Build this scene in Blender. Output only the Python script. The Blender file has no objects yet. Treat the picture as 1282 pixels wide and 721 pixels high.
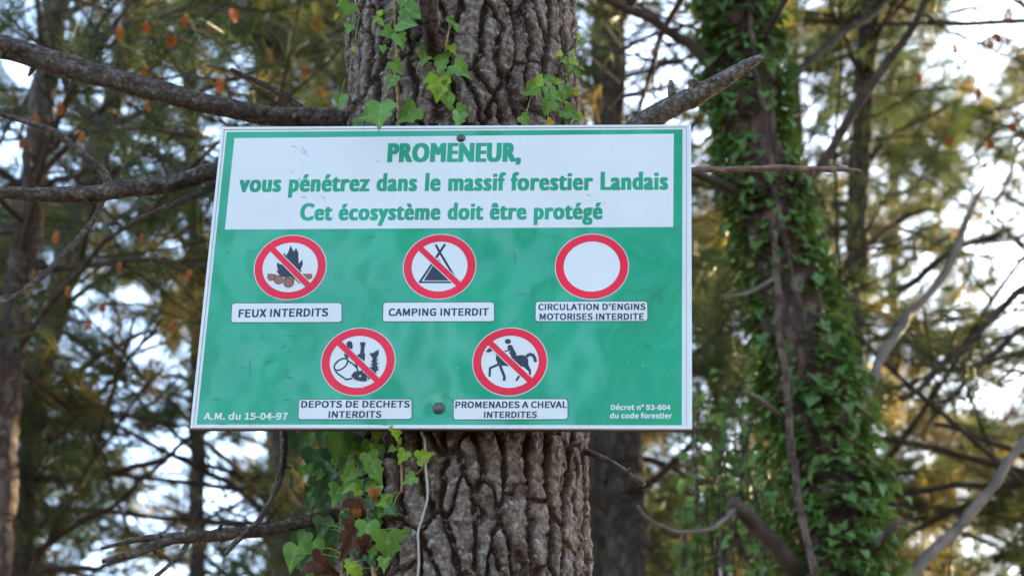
import bpy, math, random
import numpy as np
from mathutils import Vector, Matrix

random.seed(7)
RNG = np.random.default_rng(11)
SC = bpy.context.scene
COL = SC.collection
W, H = 1282.0, 721.0
F = 2699.76                     # focal length in photo pixels
PITCH = math.radians(27.0)
CAM = np.array((0.0, 0.0, 1.6))
RIGHT = np.array((1.0, 0, 0))
FWD = np.array((0, math.cos(PITCH), math.sin(PITCH)))
UP = np.array((0, -math.sin(PITCH), math.cos(PITCH)))

# ------------------------------------------------------------------ camera
cam_d = bpy.data.cameras.new('camera')
cam = bpy.data.objects.new('camera', cam_d)
COL.objects.link(cam)
cam.location = CAM
cam.rotation_euler = (math.pi / 2 + PITCH, 0, 0)
cam_d.sensor_width = 36
cam_d.lens = 36 * F / W
cam_d.clip_start = 0.05
cam_d.clip_end = 600
cam_d.dof.use_dof = True
cam_d.dof.focus_distance = 3.53
cam_d.dof.aperture_fstop = 5.7
cam_d.dof.aperture_blades = 0
SC.camera = cam

# ------------------------------------------------------------------ light
SUN_EL = math.radians(21)
SUN_AZ = math.radians(40)       # clockwise from +Y (the viewing direction)
world = bpy.data.worlds.new('World')
SC.world = world
world.use_nodes = True
nt = world.node_tree
sky = nt.nodes.new('ShaderNodeTexSky')
sky.sky_type = 'NISHITA'
sky.sun_disc = False
sky.sun_elevation = SUN_EL
sky.sun_rotation = SUN_AZ
sky.air_density = 1.0
sky.dust_density = 1.2
sky.ozone_density = 1.0
nt.links.new(sky.outputs[0], nt.nodes['Background'].inputs[0])
nt.nodes['Background'].inputs[1].default_value = 0.15
sun_d = bpy.data.lights.new('sun', 'SUN')
sun_d.energy = 3.4
sun_d.angle = math.radians(0.5)
sun_d.color = (1.0, 0.78, 0.46)
sun = bpy.data.objects.new('sun', sun_d)
COL.objects.link(sun)
to_sun = Vector((math.sin(SUN_AZ) * math.cos(SUN_EL), math.cos(SUN_AZ) * math.cos(SUN_EL), math.sin(SUN_EL)))
sun.rotation_euler = to_sun.to_track_quat('Z', 'Y').to_euler()
SC.view_settings.view_transform = 'Standard'
SC.view_settings.look = 'None'
SC.view_settings.gamma = 1
SC.view_settings.exposure = 2.8
SC.cycles.max_bounces = 6
SC.cycles.transparent_max_bounces = 8
SC.cycles.use_denoising = True


# ------------------------------------------------------------------ helpers
def ray(px, py):
    return RIGHT * ((px - W / 2) / F) + UP * ((H / 2 - py) / F) + FWD


def P(px, py, Y):
    """point seen at a photo pixel, at horizontal distance Y"""
    d = ray(px, py)
    return CAM + d * (Y / d[1])


def zdepth(p):
    return float(np.dot(np.asarray(p) - CAM, FWD))


def to_px(p):
    q = np.asarray(p) - CAM
    z = q @ FWD
    return W / 2 + F * (q @ RIGHT) / z, H / 2 - F * (q @ UP) / z


def mesh_np(name, verts, faces_n, loops):
    """verts (N,3), faces_n per-face corner counts, loops flat indices"""
    me = bpy.data.meshes.new(name)
    verts = np.ascontiguousarray(verts, dtype=np.float32)
    me.vertices.add(len(verts))
    me.vertices.foreach_set('co', verts.ravel())
    loops = np.ascontiguousarray(loops, dtype=np.int32)
    faces_n = np.ascontiguousarray(faces_n, dtype=np.int32)
    me.loops.add(len(loops))
    me.loops.foreach_set('vertex_index', loops)
    me.polygons.add(len(faces_n))
    starts = np.concatenate(([0], np.cumsum(faces_n)[:-1])).astype(np.int32)
    me.polygons.foreach_set('loop_start', starts)
    me.update(calc_edges=True)
    return me


class MB:
    """collects pieces of geometry into one mesh"""
    def __init__(self):
        self.v, self.n, self.l, self.m, self.c, self.k = [], [], [], [], [], 0
        self.smooth = []

    def add(self, verts, faces, mat=0, smooth=False):
        verts = np.asarray(verts, float)
        if len(verts) == 0:
            return
        fn = np.array([len(f) for f in faces], dtype=np.int32)
        lp = np.concatenate([np.asarray(f) for f in faces]).astype(np.int32) + self.k
        self.raw(verts, fn, lp, mat, smooth)

    def raw(self, verts, fn, lp, mat=0, smooth=False, offset=False):
        self.v.append(verts)
        self.n.append(fn)
        self.l.append(lp + (self.k if offset else 0))
        self.m.append(np.full(len(fn), mat, dtype=np.int32))
        self.smooth.append(np.full(len(fn), smooth, dtype=bool))
        self.k += len(verts)

    def build(self, name, mats, parent=None):
        me = mesh_np(name, np.concatenate(self.v), np.concatenate(self.n), np.concatenate(self.l))
        for m in (mats if isinstance(mats, (list, tuple)) else [mats]):
            me.materials.append(m)
        me.polygons.foreach_set('material_index', np.concatenate(self.m))
        me.polygons.foreach_set('use_smooth', np.concatenate(self.smooth))
        return link(name, me, parent)


def link(name, me, parent=None):
    o = bpy.data.objects.new(name, me)
    COL.objects.link(o)
    if parent is not None:
        o.parent = parent
        if not parent.get('local'):
            M = Matrix.Identity(4)
            q = parent
            while q is not None:
                M = q.matrix_basis.inverted() @ M if q is parent else M
                q = None
            o.matrix_parent_inverse = Matrix.Translation(-Vector(parent.get('base', (0, 0, 0))))
    return o


def thing(name, label, cat, base, group=None):
    o = bpy.data.objects.new(name, None)
    COL.objects.link(o)
    o.location = base
    o.empty_display_size = 0.1
    o['base'] = [float(x) for x in base]
    o['label'] = label
    o['category'] = cat
    if group:
        o['group'] = group
    return o


def spline(pts, n):
    """Catmull-Rom resample of (x,y,z,r) control points"""
    p = np.asarray(pts, float)
    if len(p) == 2:
        t = np.linspace(0, 1, n)[:, None]
        return p[0] * (1 - t) + p[1] * t
    q = np.vstack([2 * p[0] - p[1], p, 2 * p[-1] - p[-2]])
    t = np.linspace(0, len(p) - 1 - 1e-6, n)
    i = t.astype(int)
    f = (t - i)[:, None]
    a, b, c, d = q[i], q[i + 1], q[i + 2], q[i + 3]
    return 0.5 * (2 * b + (c - a) * f + (2 * a - 5 * b + 4 * c - d) * f ** 2 + (3 * b - a - 3 * c + d) * f ** 3)


def frames(c):
    t = np.gradient(c, axis=0)
    t /= np.linalg.norm(t, axis=1)[:, None] + 1e-12
    u = np.zeros_like(c)
    ref = np.array((0, 0, 1.0)) if abs(t[0][2]) < 0.9 else np.array((1.0, 0, 0))
    u[0] = np.cross(t[0], ref)
    u[0] /= np.linalg.norm(u[0])
    for k in range(1, len(c)):
        w = u[k - 1] - t[k] * np.dot(u[k - 1], t[k])
        u[k] = w / (np.linalg.norm(w) + 1e-12)
    return t, u, np.cross(t, u)


def hash2(ix, iy, seed=0):
    h = (ix.astype(np.int64) * 374761393 + iy.astype(np.int64) * 668265263 + seed * 974711) & 0xFFFFFFFF
    h = ((h ^ (h >> 13)) * 1274126177) & 0xFFFFFFFF
    h = ((h ^ (h >> 16)) * 2246822519) & 0xFFFFFFFF
    return ((h ^ (h >> 15)) & 0xFFFFFF) / float(0x1000000)


def noise2(x, y, per, seed=0):
    """periodic (in x) value noise, -1..1"""
    ix, iy = np.floor(x), np.floor(y)
    fx, fy = x - ix, y - iy
    fx = fx * fx * fx * (fx * (fx * 6 - 15) + 10)
    fy = fy * fy * fy * (fy * (fy * 6 - 15) + 10)
    x0, x1 = np.mod(ix, per), np.mod(ix + 1, per)
    a, b = hash2(x0, iy, seed), hash2(x1, iy, seed)
    c, d = hash2(x0, iy + 1, seed), hash2(x1, iy + 1, seed)
    return 2 * ((a * (1 - fx) + b * fx) * (1 - fy) + (c * (1 - fx) + d * fx) * fy) - 1


def fbm2(u, z, nu, fz, octv, seed=0, gain=0.5):
    """u in 0..1 round the stem; nu cells round, fz cells per metre"""
    s, a = 0, 1.0
    for k in range(octv):
        s = s + a * noise2(u * nu * 2 ** k, z * fz * 2 ** k, nu * 2 ** k, seed + k)
        a *= gain
    return s


def voronoi(u, z, nu, sz, seed=0, jit=0.9, circ=1.3):
    """u 0..1 periodic with nu cells, z metres with cell height sz: distance to the nearest cell edge in metres,
    how upright that edge is (0..1) and the cell's random number"""
    x, y = u * nu, z / sz
    ix, iy = np.floor(x), np.floor(y)
    f1 = np.full(x.shape, 9.0)
    f2 = np.full(x.shape, 9.0)
    cid = np.zeros(x.shape)
    ax, ay, bx, by = (np.zeros(x.shape) for _ in range(4))
    for dx in (-1, 0, 1):
        for dy in (-1, 0, 1):
            cx, cy = ix + dx, iy + dy
            hx = np.mod(cx, nu)
            px = cx + 0.5 + jit * (hash2(hx, cy, seed) - 0.5)
            py = cy + 0.5 + jit * (hash2(hx, cy, seed + 57) - 0.5)
            d = np.hypot(px - x, py - y)
            near = d < f1
            second = (~near) & (d < f2)
            bx = np.where(near, ax, np.where(second, px, bx))
            by = np.where(near, ay, np.where(second, py, by))
            f2 = np.where(near, f1, np.where(second, d, f2))
            ax = np.where(near, px, ax)
            ay = np.where(near, py, ay)
            cid = np.where(near, hash2(hx, cy, seed + 91), cid)
            f1 = np.where(near, d, f1)
    gx, gy = (ax - bx) * nu / circ, (ay - by) / sz
    gl = np.hypot(gx, gy) + 1e-9
    return (f2 ** 2 - f1 ** 2) / 2 / gl, np.abs(gx) / gl, cid


def sstep(a, b, x):
    t = np.clip((x - a) / (b - a), 0, 1)
    return t * t * (3 - 2 * t)


def tube(mb, pts, seg=12, step=0.01, rough=0.0, lump=0.0, mat=0, seed=0, cap=True, flake=0.0):
    """a tapering stem with knobbly bark"""
    p = np.asarray(pts, float)
    L = np.sum(np.linalg.norm(np.diff(p[:, :3], axis=0), axis=1))
    n = max(3, int(L / step))
    s = spline(p, n)
    c, r = s[:, :3].copy(), np.maximum(s[:, 3], 0.0004)
    if lump:
        q = np.linspace(0, L, n)
        for ax in range(3):
            c[:, ax] += lump * fbm2(np.full(n, 0.37), q, 4, 6, 3, seed + 10 * ax)
    t, u, v = frames(c)
    th = np.linspace(0, 2 * np.pi, seg, endpoint=False)
    U = np.tile(th / (2 * np.pi), (n, 1))
    Z = np.tile(np.linspace(0, L, n)[:, None], (1, seg))
    rr = np.tile(r[:, None], (1, seg))
    if rough:
        rr = rr * (1 + rough * fbm2(U, Z, 5, 1 / (6 * r.mean()), 4, seed))
    if flake:
        rm = r.mean()
        ed, upr, cid = voronoi(U + 0.05 * fbm2(U, Z, 4, 0.35 / rm, 3, seed + 3), Z + 0.5 * rm * fbm2(U, Z, 4, 0.5 / rm, 3, seed + 8), 4, rm * 2.4, seed + 5, 0.95, 6.28 * rm)
        rr = rr + flake * rm * (sstep(0.0, 0.12 * rm, ed) * (1 - 0.4 * upr) - 0.7 + 0.5 * (cid - 0.5))
    ring = c[:, None, :] + rr[..., None] * (np.cos(th)[None, :, None] * u[:, None, :] + np.sin(th)[None, :, None] * v[:, None, :])
    V = ring.reshape(-1, 3)
    i = np.arange(n - 1)[:, None] * seg
    j = np.arange(seg)[None, :]
    k = (j + 1) % seg
    q = np.stack([i + j, i + k, i + seg + k, i + seg + j], -1).reshape(-1, 4)
    fn = np.full(len(q), 4)
    lp = q.ravel()
    if cap:
        V = np.vstack([V, c[-1] + t[-1] * r[-1] * 0.5, c[0]])
        e = (n - 1) * seg
        a = np.arange(seg)
        tri = np.stack([e + a, e + (a + 1) % seg, np.full(seg, n * seg)], -1)
        tri2 = np.stack([(a + 1) % seg, a, np.full(seg, n * seg + 1)], -1)
        fn = np.concatenate([fn, np.full(2 * seg, 3)])
        lp = np.concatenate([lp, tri.ravel(), tri2.ravel()])
    mb.raw(V, fn, lp, mat, True, True)


# ------------------------------------------------------------------ materials
def new_mat(name):
    m = bpy.data.materials.new(name)
    m.use_nodes = True
    t = m.node_tree
    return m, t, t.nodes['Principled BSDF'], lambda k: t.nodes.new(k), t.links.new


def ramp(node, stops):
    el = node.color_ramp.elements
    while len(el) > 1:
        el.remove(el[-1])
    for i, (p, c) in enumerate(stops):
        e = el[0] if i == 0 else el.new(p)
        e.position = p
        e.color = (*c, 1)


def mat_plain(name, rgb, rough=0.6, var=0.0, scale=20, spec=0.4, bump=0.0):
    m, t, b, N, L = new_mat(name)
    b.inputs['Roughness'].default_value = rough
    b.inputs['Specular IOR Level'].default_value = spec
    b.inputs['Base Color'].default_value = (*rgb, 1)
    if var:
        tc = N('ShaderNodeTexCoord')
        nz = N('ShaderNodeTexNoise')
        nz.inputs['Scale'].default_value = scale
        nz.inputs['Detail'].default_value = 6
        L(tc.outputs['Object'], nz.inputs['Vector'])
        r = N('ShaderNodeValToRGB')
        ramp(r, [(0.3, tuple(c * (1 - var) for c in rgb)), (0.7, tuple(min(1, c * (1 + var)) for c in rgb))])
        L(nz.outputs[0], r.inputs[0])
        L(r.outputs[0], b.inputs['Base Color'])
        if bump:
            bp = N('ShaderNodeBump')
            bp.inputs['Distance'].default_value = bump
            L(nz.outputs[0], bp.inputs['Height'])
            L(bp.outputs[0], b.inputs['Normal'])
    return m


def mat_bark(name, stops, crack, scale, bump=0.004, attr=None, lichen=0.0, stretch=0.35, soft=0.6):
    m, t, b, N, L = new_mat(name)
    b.inputs['Roughness'].default_value = 0.85
    b.inputs['Specular IOR Level'].default_value = 0.25
    tc = N('ShaderNodeTexCoord')
    nz = N('ShaderNodeTexNoise')
    nz.inputs['Scale'].default_value = scale
    nz.inputs['Detail'].default_value = 9
    nz.inputs['Roughness'].default_value = 0.65
    L(tc.outputs['Object'], nz.inputs['Vector'])
    r = N('ShaderNodeValToRGB')
    ramp(r, stops)
    L(nz.outputs[0], r.inputs[0])
    col = r.outputs[0]
    vo = N('ShaderNodeTexVoronoi')
    vo.feature = 'DISTANCE_TO_EDGE'
    vo.inputs['Scale'].default_value = scale * 1.6
    mp = N('ShaderNodeVectorMath')
    mp.operation = 'MULTIPLY_ADD'
    mp.inputs[1].default_value = (1.6 / scale, 1.6 / scale, 1.6 / scale)
    L(nz.outputs['Color'], mp.inputs[0])
    L(tc.outputs['Object'], mp.inputs[2])
    sq = N('ShaderNodeVectorMath')
    sq.operation = 'MULTIPLY'
    sq.inputs[1].default_value = (1, 1, stretch)
    L(mp.outputs[0], sq.inputs[0])
    L(sq.outputs[0], vo.inputs['Vector'])
    if attr:
        at = N('ShaderNodeAttribute')
        at.attribute_name = attr
        fac = at.outputs['Fac']
    else:
        rr = N('ShaderNodeValToRGB')
        ramp(rr, [(0.0, (1 - soft,) * 3), (0.14, (1, 1, 1))])
        L(vo.outputs['Distance'], rr.inputs[0])
        fac = rr.outputs[0]
    mx = N('ShaderNodeMix')
    mx.data_type = 'RGBA'
    L(fac, mx.inputs[0])
    mx.inputs[6].default_value = (*crack, 1)
    L(col, mx.inputs[7])
    col = mx.outputs[2]
    if lichen:
        n2 = N('ShaderNodeTexNoise')
        n2.inputs['Scale'].default_value = scale * 0.7
        n2.inputs['Detail'].default_value = 8
        L(tc.outputs['Object'], n2.inputs['Vector'])
        r2 = N('ShaderNodeValToRGB')
        ramp(r2, [(0.60, (0, 0, 0)), (0.68, (lichen, lichen, lichen))])
        L(n2.outputs[0], r2.inputs[0])
        m2 = N('ShaderNodeMix')
        m2.data_type = 'RGBA'
        L(r2.outputs[0], m2.inputs[0])
        L(col, m2.inputs[6])
        m2.inputs[7].default_value = (0.33, 0.33, 0.30, 1)
        col = m2.outputs[2]
    L(col, b.inputs['Base Color'])
    ad = N('ShaderNodeMath')
    ad.operation = 'ADD'
    L(nz.outputs[0], ad.inputs[0])
    if not attr:
        m3 = N('ShaderNodeMath')
        m3.operation = 'MINIMUM'
        L(vo.outputs['Distance'], m3.inputs[0])
        m3.inputs[1].default_value = 0.15
        m4 = N('ShaderNodeMath')
        m4.operation = 'MULTIPLY'
        L(m3.outputs[0], m4.inputs[0])
        m4.inputs[1].default_value = 4
        L(m4.outputs[0], ad.inputs[1])
    else:
        ad.inputs[1].default_value = 0
    bp = N('ShaderNodeBump')
    bp.inputs['Distance'].default_value = bump
    bp.inputs['Strength'].default_value = 0.9
    L(ad.outputs[0], bp.inputs['Height'])
    L(bp.outputs[0], b.inputs['Normal'])
    return m


def mat_leaf(name, rgb, trans=0.35, var=0.35, scale=14, rough=0.45, vein=None, hue2=None):
    """thin leaf: reflects and lets light through"""
    m, t, b, N, L = new_mat(name)
    b.inputs['Roughness'].default_value = rough
    b.inputs['Specular IOR Level'].default_value = 0.35
    tc = N('ShaderNodeTexCoord')
    nz = N('ShaderNodeTexNoise')
    nz.inputs['Scale'].default_value = scale
    nz.inputs['Detail'].default_value = 3
    L(tc.outputs['Object'], nz.inputs['Vector'])
    r = N('ShaderNodeValToRGB')
    hi = hue2 or tuple(c * (1 + var) for c in rgb)
    ramp(r, [(0.32, tuple(c * (1 - var) for c in rgb)), (0.5, rgb), (0.68, hi)])
    L(nz.outputs[0], r.inputs[0])
    col = r.outputs[0]
    if vein:
        at = N('ShaderNodeAttribute')
        at.attribute_name = 'vein'
        mx = N('ShaderNodeMix')
        mx.data_type = 'RGBA'
        L(at.outputs['Fac'], mx.inputs[0])
        L(col, mx.inputs[6])
        mx.inputs[7].default_value = (*vein, 1)
        col = mx.outputs[2]
    L(col, b.inputs['Base Color'])
    tr = N('ShaderNodeBsdfTranslucent')
    L(col, tr.inputs['Color'])
    ms = N('ShaderNodeMixShader')
    ms.inputs[0].default_value = trans
    L(b.outputs[0], ms.inputs[1])
    L(tr.outputs[0], ms.inputs[2])
    L(ms.outputs[0], t.nodes['Material Output'].inputs['Surface'])
    return m


M_TRUNK = mat_bark('pine_bark', [(0.3, (0.060, 0.041, 0.032)), (0.5, (0.15, 0.112, 0.092)), (0.68, (0.29, 0.238, 0.208))],
                   (0.034, 0.017, 0.011), 95, 0.005, 'plate', 0.6)
M_BRANCH = mat_bark('branch_bark', [(0.3, (0.045, 0.032, 0.026)), (0.5, (0.095, 0.072, 0.06)), (0.7, (0.17, 0.14, 0.12))],
                    (0.03, 0.02, 0.016), 48, 0.003, None, 0.2, 1.0, 0.5)
M_STUB = mat_bark('grey_branch_bark', [(0.3, (0.10, 0.085, 0.075)), (0.55, (0.19, 0.165, 0.15)), (0.75, (0.30, 0.27, 0.25))],
                  (0.04, 0.03, 0.026), 45, 0.003, None, 0.3, 0.8, 0.6)
M_BROWNLIMB = mat_bark('brown_limb_bark', [(0.3, (0.03, 0.018, 0.013)), (0.55, (0.06, 0.037, 0.027)), (0.75, (0.10, 0.068, 0.05))],
                       (0.02, 0.012, 0.009), 60, 0.004)
M_TWIG = mat_plain('twig_bark', (0.15, 0.10, 0.075), 0.8, 0.5, 60, 0.3, 0.002)
M_DRY = mat_plain('dry_stem', (0.33, 0.285, 0.25), 0.7, 0.25, 90, 0.3, 0.001)
M_IVYSTEM = mat_plain('ivy_stem_bark', (0.26, 0.15, 0.085), 0.75, 0.4, 80, 0.3, 0.001)
M_FARBARK = mat_bark('far_pine_bark', [(0.3, (0.045, 0.033, 0.027)), (0.55, (0.085, 0.064, 0.053)), (0.75, (0.14, 0.11, 0.095))],
                     (0.03, 0.02, 0.016), 14, 0.012)
M_FARRED = mat_bark('reddish_pine_bark', [(0.3, (0.06, 0.037, 0.03)), (0.55, (0.115, 0.075, 0.062)), (0.75, (0.19, 0.14, 0.118))],
                    (0.035, 0.02, 0.016), 14, 0.012)
M_PALE = mat_plain('bleached_wood', (0.13, 0.102, 0.082), 0.8, 0.35, 12, 0.3, 0.004)
M_LIMB = mat_plain('limb_bark', (0.05, 0.037, 0.029), 0.85, 0.5, 20, 0.2, 0.004)
M_NEEDLE = mat_leaf('pine_needles', (0.062, 0.09, 0.027), 0.45, 0.4, 1.3, 0.5, None, (0.11, 0.12, 0.034))
M_NEEDLE2 = mat_leaf('yellowing_and_sunlit_needles', (0.29, 0.215, 0.045), 0.5, 0.4, 2.0, 0.5)  # yellowing needles; the bright yellow also stands in for sun glow
M_NEEDLE3 = mat_leaf('dead_pine_needles', (0.13, 0.062, 0.028), 0.3, 0.4, 2.0, 0.6)
M_CONE = mat_plain('pine_cone_scales', (0.42, 0.14, 0.035), 0.6, 0.4, 40, 0.3)
M_IVY = mat_leaf('ivy_leaf', (0.11, 0.235, 0.038), 0.25, 0.25, 25, 0.42, (0.23, 0.36, 0.14))
M_IVYB = mat_leaf('young_ivy_leaf', (0.23, 0.36, 0.03), 0.35, 0.25, 25, 0.42, (0.32, 0.45, 0.12))
M_IVYD = mat_leaf('dark_ivy_leaf', (0.05, 0.115, 0.045), 0.2, 0.25, 25, 0.35, (0.1, 0.18, 0.08))
M_IVYF = mat_leaf('old_ivy_leaf', (0.095, 0.175, 0.042), 0.25, 0.45, 5, 0.45, (0.1, 0.17, 0.07))
M_YELLOW = mat_leaf('yellow_leaf', (0.45, 0.32, 0.03), 0.3, 0.3, 30, 0.5)
M_DEAD = mat_leaf('dead_leaf_brown', (0.085, 0.032, 0.018), 0.15, 0.45, 40, 0.6, (0.14, 0.06, 0.03))
M_DEADO = mat_leaf('dead_leaf_orange', (0.30, 0.10, 0.03), 0.3, 0.3, 40, 0.6, (0.36, 0.16, 0.06))
M_SHRUB = mat_leaf('shrub_leaf', (0.09, 0.16, 0.035), 0.35, 0.4, 4, 0.45)


# ------------------------------------------------------------------ ground
m_ground, t_, b_, N_, L_ = new_mat('forest_floor')
tc_ = N_('ShaderNodeTexCoord')
nz_ = N_('ShaderNodeTexNoise')
nz_.inputs['Scale'].default_value = 0.9
nz_.inputs['Detail'].default_value = 12
nz_.inputs['Roughness'].default_value = 0.7
L_(tc_.outputs['Object'], nz_.inputs['Vector'])
rp_ = N_('ShaderNodeValToRGB')
ramp(rp_, [(0.3, (0.05, 0.035, 0.022)), (0.5, (0.11, 0.075, 0.045)), (0.7, (0.06, 0.075, 0.03))])
L_(nz_.outputs[0], rp_.inputs[0])
L_(rp_.outputs[0], b_.inputs['Base Color'])
b_.inputs['Roughness'].default_value = 0.95
g = np.linspace(-150, 150, 121)
gx, gy = np.meshgrid(g, g, indexing='ij')
gz = 0.12 * noise2(gx * 0.21 + 500, gy * 0.21, 99999, 3) + 0.05 * noise2(gx * 0.7 + 900, gy * 0.7, 99999, 4) - 0.12
gi = np.arange(121 * 121).reshape(121, 121)
gq = np.stack([gi[:-1, :-1], gi[1:, :-1], gi[1:, 1:], gi[:-1, 1:]], -1).reshape(-1, 4)
gm = mesh_np('ground', np.stack([gx, gy, gz], -1).reshape(-1, 3), np.full(len(gq), 4), gq.ravel())
gm.materials.append(m_ground)
gm.polygons.foreach_set('use_smooth', np.ones(len(gq), bool))
go = link('ground', gm)
go['kind'] = 'structure'

# ------------------------------------------------------------------ the pine that carries the sign
S_W = 0.8
_a, _b, _c = -0.4712, 0.0723, -0.0014
_ca, _sa, _cb, _sb, _cc, _sc = math.cos(_a), math.sin(_a), math.cos(_b), math.sin(_b), math.cos(_c), math.sin(_c)
RM = (np.array([[_cc, -_sc, 0], [_sc, _cc, 0], [0, 0, 1]]) @ np.array([[_cb, 0, _sb], [0, 1, 0], [-_sb, 0, _cb]])
      @ np.array([[1, 0, 0], [0, _ca, -_sa], [0, _sa, _ca]]))
TV = np.array([-0.1331, -0.0324, 4.4289]) * S_W
c2w = np.stack([RIGHT, -UP, FWD], 1)           # columns: camera x, y-down, forward in world
S_O = CAM + c2w @ TV
S_X, S_Y, S_N = c2w @ RM[:, 0], -(c2w @ RM[:, 1]), -(c2w @ RM[:, 2])


def S(px, py):
    """photo pixel to sign-plane metres (right, up)"""
    d = ray(px, py)
    t = np.dot(S_O - CAM, S_N) / np.dot(d, S_N)
    q = CAM + d * t - S_O
    return float(q @ S_X), float(q @ S_Y)


AX_Y = S_O[1] + 0.247
tp_, bp_ = P(577, 0, AX_Y), P(582, 721, AX_Y)
AX_TOP = tp_
R_TOP = 139.0 / F * zdepth(tp_) + 0.004
R_BOT = 156.0 / F * zdepth(bp_) + 0.004


def axis_at(z):
    k = (z - bp_[2]) / (tp_[2] - bp_[2])
    return np.stack([bp_[0] + (tp_[0] - bp_[0]) * k, np.full_like(k, AX_Y) if hasattr(k, 'shape') else AX_Y], -1)


def rad_at(z):
    k = np.clip((z - bp_[2]) / (tp_[2] - bp_[2]), -3.2, 6)
    r = R_BOT + (R_TOP - R_BOT) * np.where(k > 1, 1 + (k - 1) * 0.35, k)
    return r + 0.08 * np.exp(-np.maximum(z, 0) / 0.35)


def trunk_pt(px, py, off=0.0):
    """point on the trunk's bark seen at a pixel, lifted off by `off`"""
    d = ray(px, py)
    best = None
    for t in np.linspace(3.0, 4.2, 600):
        p = CAM + d * t
        ax = axis_at(p[2])
        r = math.hypot(p[0] - ax[0], p[1] - ax[1])
        if r < rad_at(p[2]) + off:
            return p
        if best is None or r < best[0]:
            best = (r, p)
    return best[1]


def trunk_mesh():
    nu = 800
    z = np.concatenate([np.linspace(-0.15, 2.52, 70, endpoint=False), np.arange(2.52, 4.0, 0.0018), np.linspace(4.002, 11.0, 150)])
    n = len(z)
    th = np.linspace(0, 2 * np.pi, nu, endpoint=False)
    U, Z = np.meshgrid(th / (2 * np.pi), z)
    wu = U + 0.012 * fbm2(U, Z, 8, 6, 3, 21) + 0.0028 * fbm2(U, Z, 40, 34, 3, 24)
    wz = Z + 0.04 * fbm2(U, Z, 10, 9, 3, 31) + 0.01 * fbm2(U, Z, 40, 40, 3, 35)
    ed, upr, cid = voronoi(wu, wz, 33, 0.105, 5, 0.95)
    ed2, up2, gid = voronoi(wu + 0.003 * fbm2(U, Z, 60, 50, 2, 77), wz * 1.03 + 0.3, 48, 0.055, 15, 0.95)
    fine = fbm2(U, Z, 150, 115, 4, 41, 0.6)
    mid = fbm2(U, Z, 30, 30, 3, 51)
    ragged = 0.0030 * fbm2(U, Z, 70, 60, 4, 81, 0.6)
    wcr = 0.0012 + 0.0010 * fbm2(U, Z, 16, 10, 2, 85) + 0.0022 * upr
    e1 = ed + 0.5 * ragged
    wall = sstep(wcr, wcr + 0.0026, e1)                  # steep sides of the fissure
    crack = wall
    r2 = 0.0045 * fbm2(U, Z, 34, 40, 4, 83, 0.6)
    t1 = sstep(0.0, 0.0012, ed - 0.0075 + r2)            # flaky layers stepping up to the plate top
    t2 = sstep(0.0, 0.0012, ed - 0.0125 + 1.5 * r2 + 0.006 * (gid - 0.5))
    depth = 0.45 + 0.55 * upr
    crack2 = sstep(0.0, 0.0018, ed2 + 0.5 * ragged)
    flk = fbm2(U, Z, 46, 75, 3, 91)                     # thin scales lying across the plates
    lay = 1.1 * flk + 0.8 * mid + 2.4 * gid
    fr = lay * 2 - np.floor(lay * 2)
    step = (np.floor(lay * 2) + sstep(0.0, 0.14, fr)) / 2
    edge = sstep(0.16, 0.0, fr) * crack
    hgt = (-0.0115 * depth * (1 - crack) - 0.0014 * (1 - crack2) * crack - 0.0012 * (1 - t1) - 0.0012 * (1 - t2) + 0.0016 * (step - 1.0) * crack + 0.0021 * fine
           + 0.004 * (cid - 0.5) * crack - 0.0011 * edge)
    hgt += 0.006 * fbm2(U, Z, 5, 3, 2, 71) - 0.001
    R = rad_at(Z) + hgt
    ax = axis_at(Z)
    V = np.stack([ax[..., 0] + R * np.cos(2 * np.pi * U), ax[..., 1] + R * np.sin(2 * np.pi * U), Z], -1)
    i = np.arange(n - 1)[:, None] * nu
    j = np.arange(nu)[None, :]
    k = (j + 1) % nu
    q = np.stack([i + j, i + k, i + nu + k, i + nu + j], -1).reshape(-1, 4)
    me = mesh_np('trunk', V.reshape(-1, 3), np.full(len(q), 4), q.ravel())
    me.polygons.foreach_set('use_smooth', np.ones(len(q), bool))
    plate = np.clip(crack * (0.30 + 0.25 * t1 + 0.35 * t2) * (0.6 + 0.4 * crack2) + 0.3 * (gid - 0.5) * crack - 0.2 * edge + 0.16 * fine, 0, 1)
    at = me.attributes.new('plate', 'FLOAT', 'POINT')
    at.data.foreach_set('value', plate.ravel().astype(np.float32))
    me.materials.append(M_TRUNK)
    return me


base_z = np.array((axis_at(0.0)[0], AX_Y, 0.0))
pine = thing('pine_tree', 'thick rough barked pine carrying the green notice board', 'tree', base_z)
link('trunk', trunk_mesh(), pine)


def px_path(pts, rpx=True):
    """[(px,py,Y,width_px)] to world points with radius"""
    out = []
    for (x, y, Y, w) in pts:
        p = P(x, y, Y)
        out.append((*p, 0.5 * w / F * zdepth(p)))
    return out


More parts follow.
